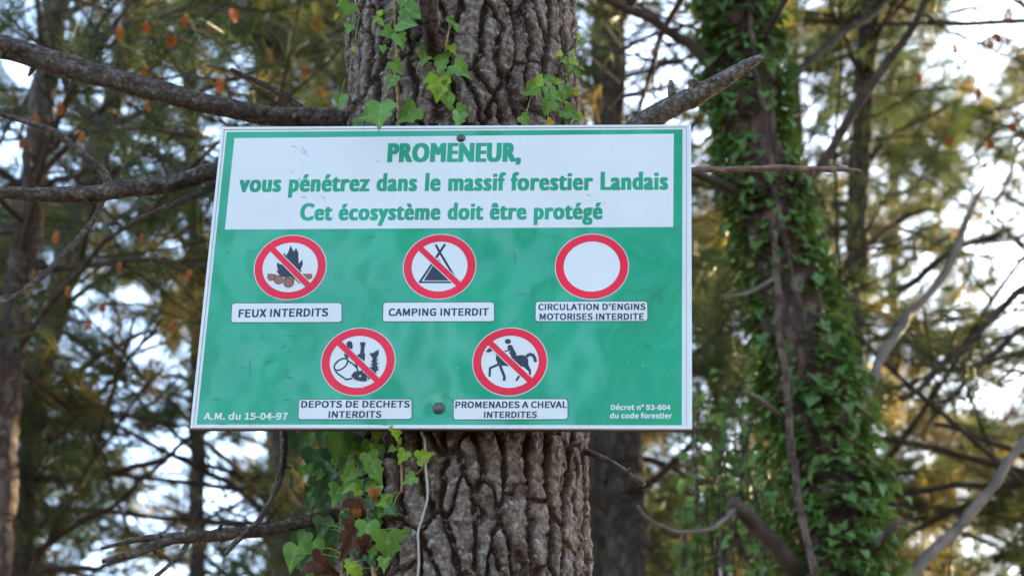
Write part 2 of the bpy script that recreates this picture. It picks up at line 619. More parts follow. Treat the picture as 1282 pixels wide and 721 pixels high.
def branch(parent, pts, mats, name='branch', seg=20, step=0.004, rough=0.17, lump=0.004, seed=0, flake=0.2, label=None):
    mb = MB()
    for q in (pts if isinstance(pts[0], list) else [pts]):
        tube(mb, px_path(q), seg, step, rough, lump, 0, seed, True, flake)
        seed += 13
    for q in (pts if isinstance(pts[0], list) else [pts]):
        s = spline(px_path(q), 60)
        c, r = s[:, :3], s[:, 3]
        t, u, v = frames(c)
        for _ in range(random.randint(3, 6) if seg >= 20 else 2):
            i = random.randrange(6, 54)
            a = random.uniform(0, 6.28)
            d = u[i] * math.cos(a) + v[i] * math.sin(a) + t[i] * random.uniform(-0.3, 0.6)
            ln, rr = random.uniform(0.2, 1.1) * r[i] + 0.003, r[i] * random.uniform(0.22, 0.5)
            b0 = c[i] + d * r[i] * 0.6
            tube(mb, [(*b0, rr * 1.3), (*(b0 + d * (r[i] * 0.4 + ln * 0.5)), rr), (*(b0 + d * (r[i] * 0.4 + ln)), rr * 0.6)], 8, 0.003, 0.25, 0.002, 0, seed + i)
    o = mb.build(name, mats, parent)
    if label:
        o['label'] = label
    return o


YF = AX_Y
branch(pine, [(-60, 36, 3.20, 27), (0, 58, 3.22, 27), (100, 88, 3.25, 26), (220, 120, 3.29, 26), (330, 144, 3.33, 26), (420, 153, 3.37, 30), (470, 160, YF, 32)], M_BRANCH, seed=3, seg=28, step=0.003)
branch(pine, [(375, 137, 3.36, 9), (345, 115, 3.34, 8), (318, 102, 3.33, 7), (289, 89, 3.31, 6)], M_BRANCH, name='twig', seed=9, seg=14)
branch(pine, [(-60, 226, 3.16, 15), (0, 241, 3.19, 17), (65, 246, 3.21, 18), (140, 240, 3.24, 21), (205, 232, 3.28, 22), (285, 212, 3.31, 23), (440, 190, YF, 26)], M_BRANCH, seed=23, seg=28, step=0.003)
branch(pine, [(136, 236, 3.24, 12), (128, 215, 3.24, 10), (100, 190, 3.23, 9), (60, 163, 3.22, 8), (0, 142, 3.20, 7), (-50, 130, 3.18, 6)], M_BRANCH, name='twig', seed=31, seg=14)
branch(pine, [(132, 248, 3.24, 9), (118, 274, 3.23, 8), (80, 318, 3.2, 7), (40, 355, 3.18, 6.5), (-20, 392, 3.15, 5)], M_BRANCH, name='twig', seed=37, seg=14)
branch(pine, [(290, 226, 3.33, 12), (255, 240, 3.31, 9), (215, 256, 3.29, 8), (178, 272, 3.28, 6)], M_BRANCH, name='twig', seed=41, seg=14)
branch(pine, [(745, 210, YF, 34), (800, 158, 3.30, 29), (845, 131, 3.26, 27), (885, 110, 3.23, 23), (925, 88, 3.2, 17), (953, 72, 3.18, 8)], M_STUB, seed=47, seg=30, step=0.003, rough=0.10, flake=0.2,
       label='broken grey branch stub with cracked bark')
branch(pine, [(725, 230, YF, 11), (866, 214, 3.3, 8), (920, 212, 3.29, 8.5), (980, 210, 3.28, 8), (1040, 212, 3.27, 7), (1076, 213, 3.26, 5)], M_TWIG, name='twig', seed=53, seg=14, flake=0.05)
branch(pine, [(715, 560, YF, 10), (738, 568, 3.33, 9), (770, 583, 3.31, 8), (806, 607, 3.29, 6)], M_STUB, name='twig', seed=59, seg=14)
branch(pine, [[(470, 640, YF, 18), (390, 653, 3.36, 17), (330, 664, 3.33, 16), (270, 668, 3.3, 15), (225, 672, 3.28, 13), (175, 688, 3.27, 12), (128, 703, 3.25, 6)],
              [(245, 670, 3.29, 9), (190, 672, 3.27, 8), (128, 685, 3.26, 4)]], M_BRANCH, seed=61, seg=22)
branch(pine, [(352, 520, 3.36, 9), (356, 560, 3.34, 9), (350, 605, 3.31, 8), (330, 645, 3.29, 7), (305, 672, 3.28, 7), (284, 694, 3.27, 5)], M_BRANCH, name='twig', seed=67, seg=14)
branch(pine, [(238, 674, 3.29, 7), (222, 697, 3.27, 6), (190, 726, 3.25, 5), (170, 750, 3.25, 4)], M_BRANCH, name='twig', seed=71, seg=12)
branch(pine, [(536, -60, 3.05, 22), (538, 5, 3.07, 21), (539, 35, 3.10, 21), (541, 62, 3.17, 22), (545, 75, 3.25, 20)], M_BROWNLIMB, seed=73, seg=28, step=0.003, rough=0.2, flake=0.3,
       label='dark broken limb hanging against the trunk')

# crown of the big pine, above the frame
def needles(centres, axes, per, length, width, a0=0.25, a1=1.2):
    n = len(centres)
    c = np.repeat(centres, per, axis=0)
    a = np.repeat(axes, per, axis=0)
    k = n * per
    al = RNG.uniform(a0, a1, k)
    rnd = RNG.normal(size=(k, 3))
    pp = rnd - a * np.sum(rnd * a, 1)[:, None]
    pp /= np.linalg.norm(pp, axis=1)[:, None] + 1e-9
    d = a * np.cos(al)[:, None] + pp * np.sin(al)[:, None]
    d[:, 2] -= 0.12
    base = c - a * RNG.uniform(0, 0.10, k)[:, None]
    ln = length * RNG.uniform(0.65, 1.15, k)
    tip = base + d * ln[:, None]
    s = np.cross(d, RNG.normal(size=(k, 3)))
    s /= np.linalg.norm(s, axis=1)[:, None] + 1e-9
    s *= width * 0.5
    V = np.stack([base - s, base + s, tip], 1).reshape(-1, 3)
    return V


def add_needles(mb, V, mat):
    k = len(V) // 3
    if k:
        mb.raw(V, np.full(k, 3), np.arange(3 * k), mat, False, True)


# how closed the foliage is behind each 80-pixel block of the picture, seen from the path
DENS = np.array([
    [.60, .70, .85, .75, .75, .9, .9, .9, .9, .35, .40, .7, .75, .75, .75, .50, .5],
    [.60, .65, .70, .50, .85, .9, .9, .9, .9, .40, .45, .7, .60, .75, .85, .80, .7],
    [.50, .70, .60, .55, .90, .9, .9, .9, .9, .60, .60, .6, .55, .75, .75, .40, .4],
    [.90, .85, .80, .70, .90, .9, .9, .9, .9, .80, .85, .8, .60, .50, .40, .25, .3],
    [.90, .92, .75, .70, .90, .9, .9, .9, .9, .90, .95, .9, .65, .60, .45, .40, .4],
    [.85, .75, .60, .60, .90, .9, .9, .9, .9, .90, .85, .9, .75, .70, .50, .50, .5],
    [.90, .50, .40, .50, .60, .9, .9, .9, .9, .90, .75, .8, .85, .85, .90, .90, .9],
    [.85, .55, .40, .45, .75, .9, .9, .9, .9, .97, .80, .8, .85, .85, .85, .85, .85],
    [.75, .55, .50, .50, .60, .9, .9, .9, .9, .98, .95, .9, .85, .85, .85, .75, .75]])


DENS[:3] -= 0.16
DENS[:3, 9:11] -= 0.1
DENS[5:, 1:4] -= 0.10
DENS[:3, :4] -= 0.04
DENS[2:5, 14:] += 0.12
DENS[:2, 14:] += 0.14
DENS[4:6, 13:] += 0.08


def dens(p):
    x, y = to_px(p)
    if x < -40 or x > W + 40 or y < -40 or y > H + 40:
        return 0.7
    gx_, gy_ = np.clip(x / 80 - 0.5, 0, 15.99), np.clip(y / 80.1 - 0.5, 0, 7.99)
    i, j = int(gx_), int(gy_)
    fx, fy = gx_ - i, gy_ - j
    return float((DENS[j, i] * (1 - fx) + DENS[j, i + 1] * fx) * (1 - fy) + (DENS[j + 1, i] * (1 - fx) + DENS[j + 1, i + 1] * fx) * fy)


def sun_glow(p):
    """where patches of sun are put into the boughs as yellow needle colour"""
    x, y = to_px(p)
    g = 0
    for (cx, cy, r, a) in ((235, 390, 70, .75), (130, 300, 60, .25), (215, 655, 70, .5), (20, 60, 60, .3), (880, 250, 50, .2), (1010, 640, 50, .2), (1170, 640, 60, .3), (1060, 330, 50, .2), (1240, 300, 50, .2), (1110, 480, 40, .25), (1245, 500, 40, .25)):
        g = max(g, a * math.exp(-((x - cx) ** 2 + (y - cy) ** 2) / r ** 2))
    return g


def trunk_axis_fn(pts):
    p = np.asarray(pts, float)
    p = p[np.argsort(p[:, 2])]

    def fn(z):
        return np.array([np.interp(z, p[:, 2], p[:, k]) for k in (0, 1)] + [z]), float(np.interp(z, p[:, 2], p[:, 3]))
    return fn


def crown(parent, fn, z0, z1, n_limb, lmin, lmax, nlen=0.17, nwid=0.0042, per=28, mats=None, yellow=0.05, power=2.1, az_bias=None, twig_n=(17, 27), open_out=0.75):
    """limbs, twigs and needle tufts of one pine, spread through the crown's volume"""
    mb = MB()
    cen = {0: [], 1: [], 2: []}
    axs = {0: [], 1: [], 2: []}
    for _ in range(n_limb):
        z = random.uniform(z0, z1)
        o, r = fn(z)
        az = random.uniform(0, 2 * math.pi)
        L = random.uniform(lmin, lmax) * (1 - 0.5 * max(0, (z - z0) / (z1 - z0) - 0.5))
        up = random.uniform(0.0, 0.55)
        d = np.array((math.cos(az), math.sin(az), up))
        d /= np.linalg.norm(d)
        side = np.cross(d, (0, 0, 1.0))
        side /= np.linalg.norm(side)
        bend = random.uniform(-0.25, 0.25)
        droop = random.uniform(-0.25, 0.15)
        pts = []
        for s in np.linspace(0, 1, 6):
            q = o + d * L * s + side * L * bend * s * s + np.array((0, 0, droop * L * s * s))
            pts.append((*q, max(0.004, min(r * 0.3, 0.016) * (1 - 0.8 * s))))
        tube(mb, pts, 5, L / 10, 0, 0.02, 0, random.randrange(999), False)
        pa = spline(pts, 40)[:, :3]
        for _t in range(random.randint(*twig_n)):
            s = random.uniform(0.25, 1.0)
            k = min(39, int(s * 39))
            b = pa[k]
            tdir = d * random.uniform(0.4, 1) + side * random.uniform(-1, 1) + np.array((0, 0, random.uniform(-0.4, 0.7)))
            tdir /= np.linalg.norm(tdir)
            tl = random.uniform(0.25, 0.7)
            e = b + tdir * tl
            pd = dens(e)
            live = random.random() < pd ** power
            if live or random.random() < 0.35:
                tube(mb, [(*b, 0.006), (*(b + tdir * tl * 0.5 + np.array((0, 0, -0.03))), 0.004), (*e, 0.003)], 3, 0.2, 0, 0, 0, 1, False)
            if not live:
                continue
            kind = 1 if random.random() < yellow + sun_glow(e) else (2 if random.random() < 0.03 else 0)
            for f in np.linspace(0.35, 1.0, random.randint(3, 6)):
                cen[kind].append(b + tdir * tl * f + RNG.normal(size=3) * 0.02)
                ax = tdir + RNG.normal(size=3) * 0.35
                axs[kind].append(ax / np.linalg.norm(ax))
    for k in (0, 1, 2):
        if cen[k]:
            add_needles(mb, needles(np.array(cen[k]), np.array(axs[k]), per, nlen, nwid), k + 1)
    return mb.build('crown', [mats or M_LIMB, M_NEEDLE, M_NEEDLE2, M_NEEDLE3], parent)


def pine_axis(z):
    a = axis_at(z)
    return np.array((a[0], a[1], z)), float(rad_at(z))


crown(pine, pine_axis, 6.5, 11.0, 22, 1.2, 2.6, 0.17, 0.009, 10)

# ------------------------------------------------------------------ the sign
sign = thing('notice_board', 'green and white forest notice board nailed to the big pine trunk', 'sign', S_O)
sign['local'] = True
sign.matrix_world = Matrix(((S_X[0], S_Y[0], S_N[0], S_O[0]), (S_X[1], S_Y[1], S_N[1], S_O[1]), (S_X[2], S_Y[2], S_N[2], S_O[2]), (0, 0, 0, 1)))


def mat_sign(name, rgb, rough, wear=0.0, fade=0.12, dirt=(0.25, 0.26, 0.25), bumpd=0.02, spec=0.3, dent=None):
    """printed film: slightly faded, scuffed and uneven"""
    m, t, b, N, L = new_mat(name)
    tc = N('ShaderNodeTexCoord')
    n1 = N('ShaderNodeTexNoise')
    n1.inputs['Scale'].default_value = 7
    n1.inputs['Detail'].default_value = 4
    L(tc.outputs['Object'], n1.inputs['Vector'])
    r = N('ShaderNodeValToRGB')
    ramp(r, [(0.35, tuple(c * (1 - fade) for c in rgb)), (0.65, tuple(min(1, c * (1 + fade)) for c in rgb))])
    L(n1.outputs[0], r.inputs[0])
    col = r.outputs[0]
    if wear:
        mpp = N('ShaderNodeMapping')
        mpp.inputs['Scale'].default_value = (130, 16, 50)
        mpp.inputs['Rotation'].default_value = (0, 0, 0.05)
        L(tc.outputs['Object'], mpp.inputs[0])
        n2 = N('ShaderNodeTexNoise')
        n2.inputs['Scale'].default_value = 1
        n2.inputs['Detail'].default_value = 5
        L(mpp.outputs[0], n2.inputs['Vector'])
        n3 = N('ShaderNodeTexNoise')
        n3.inputs['Scale'].default_value = 9
        L(tc.outputs['Object'], n3.inputs['Vector'])
        mu = N('ShaderNodeMath')
        mu.operation = 'MULTIPLY'
        L(n2.outputs[0], mu.inputs[0])
        L(n3.outputs[0], mu.inputs[1])
        r2 = N('ShaderNodeValToRGB')
        ramp(r2, [(0.36, (0, 0, 0)), (0.44, (wear, wear, wear))])
        L(mu.outputs[0], r2.inputs[0])
        mx = N('ShaderNodeMix')
        mx.data_type = 'RGBA'
        L(r2.outputs[0], mx.inputs[0])
        L(col, mx.inputs[6])
        mx.inputs[7].default_value = (*dirt, 1)
        col = mx.outputs[2]
    L(col, b.inputs['Base Color'])
    b.inputs['Roughness'].default_value = rough
    b.inputs['Specular IOR Level'].default_value = spec
    n4 = N('ShaderNodeTexNoise')
    n4.inputs['Scale'].default_value = 5
    n4.inputs['Detail'].default_value = 2
    L(tc.outputs['Object'], n4.inputs['Vector'])
    bp = N('ShaderNodeBump')
    bp.inputs['Distance'].default_value = bumpd
    bp.inputs['Strength'].default_value = 0.5
    hgt = n4.outputs[0]
    if dent:                                   # the sheet is pulled in round the lower bolt
        ds = N('ShaderNodeVectorMath')
        ds.operation = 'DISTANCE'
        L(tc.outputs['Object'], ds.inputs[0])
        ds.inputs[1].default_value = (*dent, 0.001)
        rd = N('ShaderNodeMapRange')
        rd.interpolation_type = 'SMOOTHSTEP'
        rd.inputs[1].default_value = 0.006
        rd.inputs[2].default_value = 0.030
        rd.inputs[3].default_value = -0.10
        rd.inputs[4].default_value = 0.0
        L(ds.outputs['Value'], rd.inputs[0])
        ad = N('ShaderNodeMath')
        ad.operation = 'ADD'
        L(hgt, ad.inputs[0])
        L(rd.outputs[0], ad.inputs[1])
        hgt = ad.outputs[0]
    L(hgt, bp.inputs['Height'])
    L(bp.outputs[0], b.inputs['Normal'])
    return m


M_GREEN = mat_sign('green_film', (0.010, 0.29, 0.16), 0.13, 0.25, 0.09, (0.02, 0.10, 0.07), 0.036, 0.5, S(549.3, 511.5))
M_WHITE = mat_sign('white_film', (0.60, 0.62, 0.64), 0.35, 0.12, 0.02, (0.4, 0.4, 0.4))
M_RIM = mat_sign('white_painted_metal', (0.60, 0.62, 0.65), 0.4, 0.25, 0.03, (0.3, 0.3, 0.32))
M_RED = mat_sign('red_film', (0.68, 0.012, 0.04), 0.25, 0.0, 0.12)
M_NAVY = mat_sign('navy_film', (0.022, 0.032, 0.06), 0.35, 0.0, 0.15)
M_TEXTG = mat_sign('green_lettering', (0.014, 0.28, 0.165), 0.3, 0.0, 0.14)
M_LOG = mat_sign('brown_film', (0.30, 0.12, 0.075), 0.35, 0.0, 0.2)
M_BOLT = mat_plain('bolt_steel', (0.065, 0.07, 0.08), 0.5, 0.3, 200, 0.5)
M_BOLT.node_tree.nodes['Principled BSDF'].inputs['Metallic'].default_value = 0.2
M_BACK = mat_plain('board_back', (0.03, 0.03, 0.04), 0.5)
M_CHIP = mat_plain('bare_film', (0.30, 0.45, 0.38), 0.5)
M_SCUFF = mat_plain('scuff', (0.13, 0.10, 0.10), 0.6)


def inset(c, d):
    c = np.asarray(c)
    m = c.mean(0)
    return c + np.sign(m - c) * d


def quad_px(*pts):
    return np.array([S(*p) for p in pts])


def plate(name, poly, z0, z1, mat, parent, bevel=0.0):
    """a thin flat piece between depths z0 and z1 (metres in front of the board)"""
    poly = np.asarray(poly, float)
    n = len(poly)
    area = np.sum(poly[:, 0] * np.roll(poly[:, 1], -1) - np.roll(poly[:, 0], -1) * poly[:, 1])
    if area < 0:
        poly = poly[::-1]
    mb = MB()
    c = poly.mean(0)
    top = poly if not bevel else poly + (c - poly) / np.maximum(np.linalg.norm(c - poly, axis=1), 1e-6)[:, None] * bevel
    V = [(*p, z0) for p in poly] + [(*p, z1 - bevel * 0.5) for p in poly] + [(*p, z1) for p in top]
    f = [list(range(n))[::-1], [2 * n + i for i in range(n)]]
    for i in range(n):
        j = (i + 1) % n
        f += [[i, j, n + j, n + i], [n + i, n + j, 2 * n + j, 2 * n + i]]
    mb.add(V, f)
    return mb.build(name, mat, parent)


outer = quad_px((278, 160), (865.3, 157), (866.5, 537.3), (238.3, 536))
green = quad_px((284, 166), (854.5, 162.7), (853.6, 532.3), (246.5, 531.3))
white = quad_px((293.8, 173.8), (843.6, 168.3), (842.8, 284.8), (281.8, 288))
line_ = quad_px((281, 163), (859.8, 159.8), (859.6, 534.8), (242.3, 533.6))

plate('backing_board', outer, -0.011, -0.0035, M_BACK, sign)
# folded white rim: a frame with a fine joint line
def frame(name, a, b, z0, z1, mat, parent):
    mb = MB()
    V = [(*p, z1) for p in a] + [(*p, z1) for p in b] + [(*p, z0) for p in a] + [(*p, z0) for p in b]
    n = len(a)
    f = []
    for i in range(n):
        j = (i + 1) % n
        f += [[i, n + i, n + j, j], [2 * n + i, i, j, 2 * n + j], [n + i, 3 * n + i, 3 * n + j, n + j]]
    mb.add(V, f)
    return mb.build(name, mat, parent)


frame('rim', outer, inset(line_, 0.0), -0.0035, 0.0022, M_RIM, sign)
plate('panel', inset(line_, 0.0006), -0.0030, 0.0010, M_RIM, sign)
plate('green_field', green, 0.0010, 0.0013, M_GREEN, sign)
title = plate('title_panel', white, 0.0013, 0.0016, M_WHITE, sign)
ZT = 0.0017


try:                            # the grotesque that ships with Blender itself
    SANS = bpy.data.fonts.load(bpy.utils.system_resource('DATAFILES', path='fonts') + '/Noto Sans CJK Regular.woff2')
except Exception:
    SANS = None


def cap_height(font):
    cu = bpy.data.curves.new('probe', 'FONT')
    cu.body = 'H'
    cu.size = 1
    if font:
        cu.font = font
    o = bpy.data.objects.new('probe', cu)
    COL.objects.link(o)
    bpy.context.view_layer.update()
    dg = bpy.context.evaluated_depsgraph_get()
    m0 = bpy.data.meshes.new_from_object(o.evaluated_get(dg), depsgraph=dg)
    h = max(v.co.y for v in m0.vertices)
    bpy.data.objects.remove(o)
    bpy.data.meshes.remove(m0)
    return h


CAP = {True: cap_height(SANS), False: cap_height(None)}


def text_obj(name, string, x0, x1, ytop, ybase, mat, parent, z, bold=0.02, sx=1.0, sy=0.5, spacing=1.0, cap=0.727, ybase_r=None, sans=True):
    """lettering: outline font, emboldened, squeezed and fitted between pixels x0..x1, cap height ytop..ybase"""
    cu = bpy.data.curves.new(name, 'FONT')
    cap = CAP[sans]
    if SANS and sans:
        cu.font = SANS
    cu.body = string
    cu.size = 1
    cu.space_character = spacing
    cu.resolution_u = 3
    o = bpy.data.objects.new(name, cu)
    COL.objects.link(o)
    bpy.context.view_layer.update()
    dg = bpy.context.evaluated_depsgraph_get()
    m0 = bpy.data.meshes.new_from_object(o.evaluated_get(dg), depsgraph=dg)
    bpy.data.objects.remove(o)
    co = np.zeros(len(m0.vertices) * 3)
    m0.vertices.foreach_get('co', co)
    co = co.reshape(-1, 3)
    tri = [list(p.vertices) for p in m0.polygons]
    co[:, 0] *= sx
    bold = bold * cap / 0.727
    by = bold * sy
    mb = MB()
    k = 0
    for ex in (-1, -0.5, 0, 0.5, 1):
        for ey in (-1, -0.33, 0.33, 1):
            q = co.copy()
            q[:, 0] += ex * bold
            q[:, 1] += ey * by
            q[:, 2] = k * 5e-6
            mb.add(q, tri)
            k += 1
    allv = np.concatenate(mb.v)
    xa, xb = allv[:, 0].min(), allv[:, 0].max()
    y_r = ybase if ybase_r is None else ybase_r
    A, B = np.array(S(x0, ybase)), np.array(S(x1, y_r))
    T = np.array(S(0.5 * (x0 + x1), ytop + (y_r - ybase) * 0.5))
    M_ = np.array(S(0.5 * (x0 + x1), 0.5 * (ybase + y_r)))
    hgt = T[1] - M_[1]
    out = []
    for v in mb.v:
        u = (v[:, 0] - xa) / (xb - xa)
        vv = (v[:, 1] + by) / (cap + 2 * by) * hgt
        out.append(np.stack([A[0] + (B[0] - A[0]) * u, A[1] + (B[1] - A[1]) * u + vv, z + v[:, 2]], -1))
    mb.v = out
    return mb.build(name, mat, parent)


title['local'] = True
HK = dict(bold=0.043, sx=0.66, sy=0.40, spacing=1.13, sans=False)
text_obj('lettering', 'PROMENEUR,', 484.6, 652.3, 180.2, 204, M_TEXTG, title, ZT, bold=0.054, sx=0.64, sy=0.4, spacing=1.15, sans=False, ybase_r=203.4)
text_obj('lettering', 'vous pénétrez dans le massif forestier Landais', 298.6, 836.5, 218.6, 241.3, M_TEXTG, title, ZT, ybase_r=238.3, **HK)
text_obj('lettering', 'Cet écosystème doit être protégé', 375, 754.5, 255.2, 276.8, M_TEXTG, title, ZT, ybase_r=275.2, **HK)
SK = dict(bold=0.040, sx=1.12, sy=0.7, spacing=1.02)
text_obj('lettering', 'A.M. du 15-04-97', 255.2, 360, 517.0, 525.6, M_WHITE, sign, 0.0016, **SK)
text_obj('lettering', 'Décret n° 93-604', 764.7, 839.6, 506.9, 513.5, M_WHITE, sign, 0.0016, **SK)
text_obj('lettering', 'du code forestier', 763.5, 841.4, 517.4, 524.0, M_WHITE, sign, 0.0016, **SK)


def caption(px, lines, label):
    """white plate with a dark edge and one or two printed lines"""
    (x0, y0), (x1, y1), (x2, y2), (x3, y3) = px
    c = quad_px(*px)

    def rounded(c, grow, r=0.005):
        m = c.mean(0)
        c = c + np.sign(c - m) * grow
        pts = []
        for (q, a0) in zip(c, (90, 0, -90, -180)):
            s = np.sign(m - q)
            for k in range(5):
                a = math.radians(a0 + 90 - 90 * k / 4)
                pts.append(q + s * r + r * np.array((math.cos(a), math.sin(a))))
        return pts
    p = plate('caption_plate', rounded(c, 0.0006), 0.0013, 0.0015, M_NAVY, sign)
    p['label'] = label
    p['local'] = True
    f = plate('plate_face', rounded(c, -0.0006, 0.0045), 0.0015, 0.0018, M_WHITE, p)
    f['local'] = True
    for (s, a, b, top, base, br) in lines:
        text_obj('lettering', s, a, b, top, base, M_NAVY, p, 0.0019, ybase_r=br, **SK)


caption([(290.6, 380), (428.3, 379.6), (428, 404), (289.2, 404.3)], [('FEUX INTERDITS', 298.5, 410.8, 387.8, 398, 396.6)], 'white caption plate about fires')
caption([(480, 379), (619, 378.6), (619, 403), (479, 403.3)], [('CAMPING INTERDIT', 486.4, 611.8, 386.8, 396.2, 395.8)], 'white caption plate about camping')
caption([(670.4, 378), (810.8, 377.6), (811, 402.6), (670, 403)],
        [("CIRCULATION D'ENGINS", 673.8, 808.2, 381, 389, 388.6), ('MOTORISES INTERDITE', 675.4, 806, 393, 401.2, 401)], 'white caption plate about motor vehicles')
caption([(374.4, 500.2), (516, 499.8), (515.6, 525.2), (373.2, 525.5)],
        [('DEPOTS DE DECHETS', 377, 513, 502.2, 510.8, 510.5), ('INTERDITS', 411.2, 477.6, 515, 523.4, 523.2)], 'white caption plate about rubbish')
caption([(568, 499.8), (711, 499.6), (711, 525.4), (567.4, 525.8)],
        [('PROMENADES A CHEVAL', 570, 710, 503, 511.3, 511), ('INTERDITES', 605.9, 672.3, 515.6, 523.6, 523.4)], 'white caption plate about horse riding')

CR = 0.0759 * S_W
CIRC = [(-.3263, -.0111), (-.0161, -.0122), (.2969, -.0115), (-.1710, .2036), (.1358, .2032)]


def ring(name, c, r0, r1, z0, z1, mat, parent, n=72):
    mb = MB()
    t = np.linspace(0, 2 * np.pi, n, endpoint=False)
    o = np.stack([c[0] + r1 * np.cos(t), c[1] + r1 * np.sin(t)], 1)
    if r0 <= 0:
        return plate(name, o, z0, z1, mat, parent)
    i = np.stack([c[0] + r0 * np.cos(t), c[1] + r0 * np.sin(t)], 1)
    V = [(*p, z1) for p in o] + [(*p, z1) for p in i] + [(*p, z0) for p in o] + [(*p, z0) for p in i]
    f = []
    for k in range(n):
        j = (k + 1) % n
        f += [[k, j, n + j, n + k], [2 * n + k, 2 * n + j, j, k], [n + k, n + j, 3 * n + j, 3 * n + k]]
    mb.add(V, f)
    return mb.build(name, mat, parent)


def zpoly(origin, pts, zoom=8.01):
    return [S(origin[0] + x / zoom, origin[1] + y / zoom) for x, y in pts]


def stroke(pts, w, zoom=8.01):
    """polyline of width w (zoom pixels) as polygons"""
    out = []
    for (a, b) in zip(pts[:-1], pts[1:]):
        a, b = np.array(a, float), np.array(b, float)
        d = (b - a) / np.linalg.norm(b - a)
        n = np.array((-d[1], d[0])) * w / 2
        a2, b2 = a - d * w * 0.2, b + d * w * 0.2
        out.append([tuple(a2 + n), tuple(b2 + n), tuple(b2 - n), tuple(a2 - n)])
    return out


def ell(cx, cy, rx, ry, n=20, rot=0.0):
    r = math.radians(rot)
    return [(cx + rx * math.cos(t) * math.cos(r) - ry * math.sin(t) * math.sin(r), cy + rx * math.cos(t) * math.sin(r) + ry * math.sin(t) * math.cos(r))
            for t in np.linspace(0, 2 * math.pi, n, endpoint=False)]


def flat(mb, poly, z, mat=0):
    p = np.asarray(poly)
    a = np.sum(p[:, 0] * np.roll(p[:, 1], -1) - np.roll(p[:, 0], -1) * p[:, 1])
    if a < 0:
        p = p[::-1]
    mb.add([(x, y, z) for x, y in p], [[k + 0 for k in range(len(p))]], mat)


# MB.add offsets indices by what it already holds
FIRE = ([[(400, 142), (420, 180), (432, 205), (455, 168), (478, 215), (482, 325), (518, 282), (524, 335), (498, 390), (515, 400), (470, 450), (440, 480), (300, 455), (255, 395),
          (275, 393), (262, 345), (268, 312), (300, 335), (335, 320), (320, 265), (335, 212), (352, 245), (375, 215)]],
        [[(172, 425), (250, 430), (262, 455), (250, 490), (190, 500), (165, 470)], ell(280, 487, 50, 47), [(335, 470), (395, 445), (440, 470), (430, 540), (380, 570), (330, 535)], ell(378, 520, 52, 46),
         [(520, 428), (615, 428), (618, 470), (575, 488)], [(430, 470), (470, 470), (515, 525), (480, 522)]])
TENT = [*stroke([(368, 140), (405, 212), (548, 448)], 24), *stroke([(457, 135), (405, 212), (364, 276)], 24), *stroke([(332, 325), (205, 512)], 22), *stroke([(200, 512), (535, 512)], 18),
        [(245, 495), (335, 350), (395, 280), (436, 340), (530, 495)]]
can = ell(232, 405, 78, 44, 26, -38)
RUB = [*stroke(can + [can[0]], 16), *stroke([(168, 448), (190, 490), (285, 558), (345, 545)], 16), *stroke([(300, 368), (350, 400), (392, 440), (402, 480)], 15),
       [(283, 200), (310, 170), (340, 178), (352, 215), (345, 255), (325, 250), (300, 235)], [(262, 295), (300, 315), (312, 350), (290, 345), (268, 325)],
       [(370, 385), (400, 420), (405, 460), (385, 440)],
       [(424, 183), (480, 183), (476, 215), (468, 235), (466, 290), (474, 300), (470, 375), (390, 318), (425, 295), (432, 225), (426, 215)],
       [(515, 295), (555, 290), (612, 255), (612, 305), (590, 340), (595, 420), (610, 470), (585, 470), (590, 505), (560, 480), (515, 435), (545, 430), (545, 390), (550, 345)],
       *stroke([(535, 375), (605, 355)], 9), *stroke([(530, 410), (610, 395)], 10), *stroke([(525, 440), (608, 430)], 10),
       [(333, 520), (365, 480), (450, 465), (455, 485), (470, 490), (530, 550), (515, 558), (485, 525), (495, 555), (490, 575), (430, 575), (375, 560)]]
HORSE = [ell(384, 175, 31, 26), [(378, 225), (395, 208), (425, 212), (450, 265), (472, 300), (465, 330), (440, 350), (410, 310), (395, 290), (410, 270), (385, 272)],
         *stroke([(395, 265), (350, 275)], 14),
         [(160, 275), (205, 230), (250, 255), (300, 300), (400, 330), (465, 318), (520, 310), (570, 322), (588, 355), (590, 410), (618, 465), (614, 520), (590, 510), (595, 478), (540, 430),
          (420, 425), (320, 418), (280, 395), (262, 350), (268, 315), (240, 268), (185, 288)],
         *stroke([(290, 405), (205, 442), (200, 522)], 24), *stroke([(305, 415), (350, 530), (345, 565)], 28), *stroke([(505, 512), (468, 565)], 22),
         *stroke([(575, 320), (605, 305), (635, 312), (652, 340), (660, 375)], 32)]
PICT = [((314, 290), 'fire'), ((500, 290), 'tent'), (None, None), ((398, 406), 'rubbish'), ((588, 406), 'rider')]
PLAB = ['round no campfires symbol with flames and logs', 'round no camping symbol with a tent', 'round empty red ring symbol', 'round no rubbish symbol with can, bottle and fish bone', 'round no horse riding symbol with a rider']
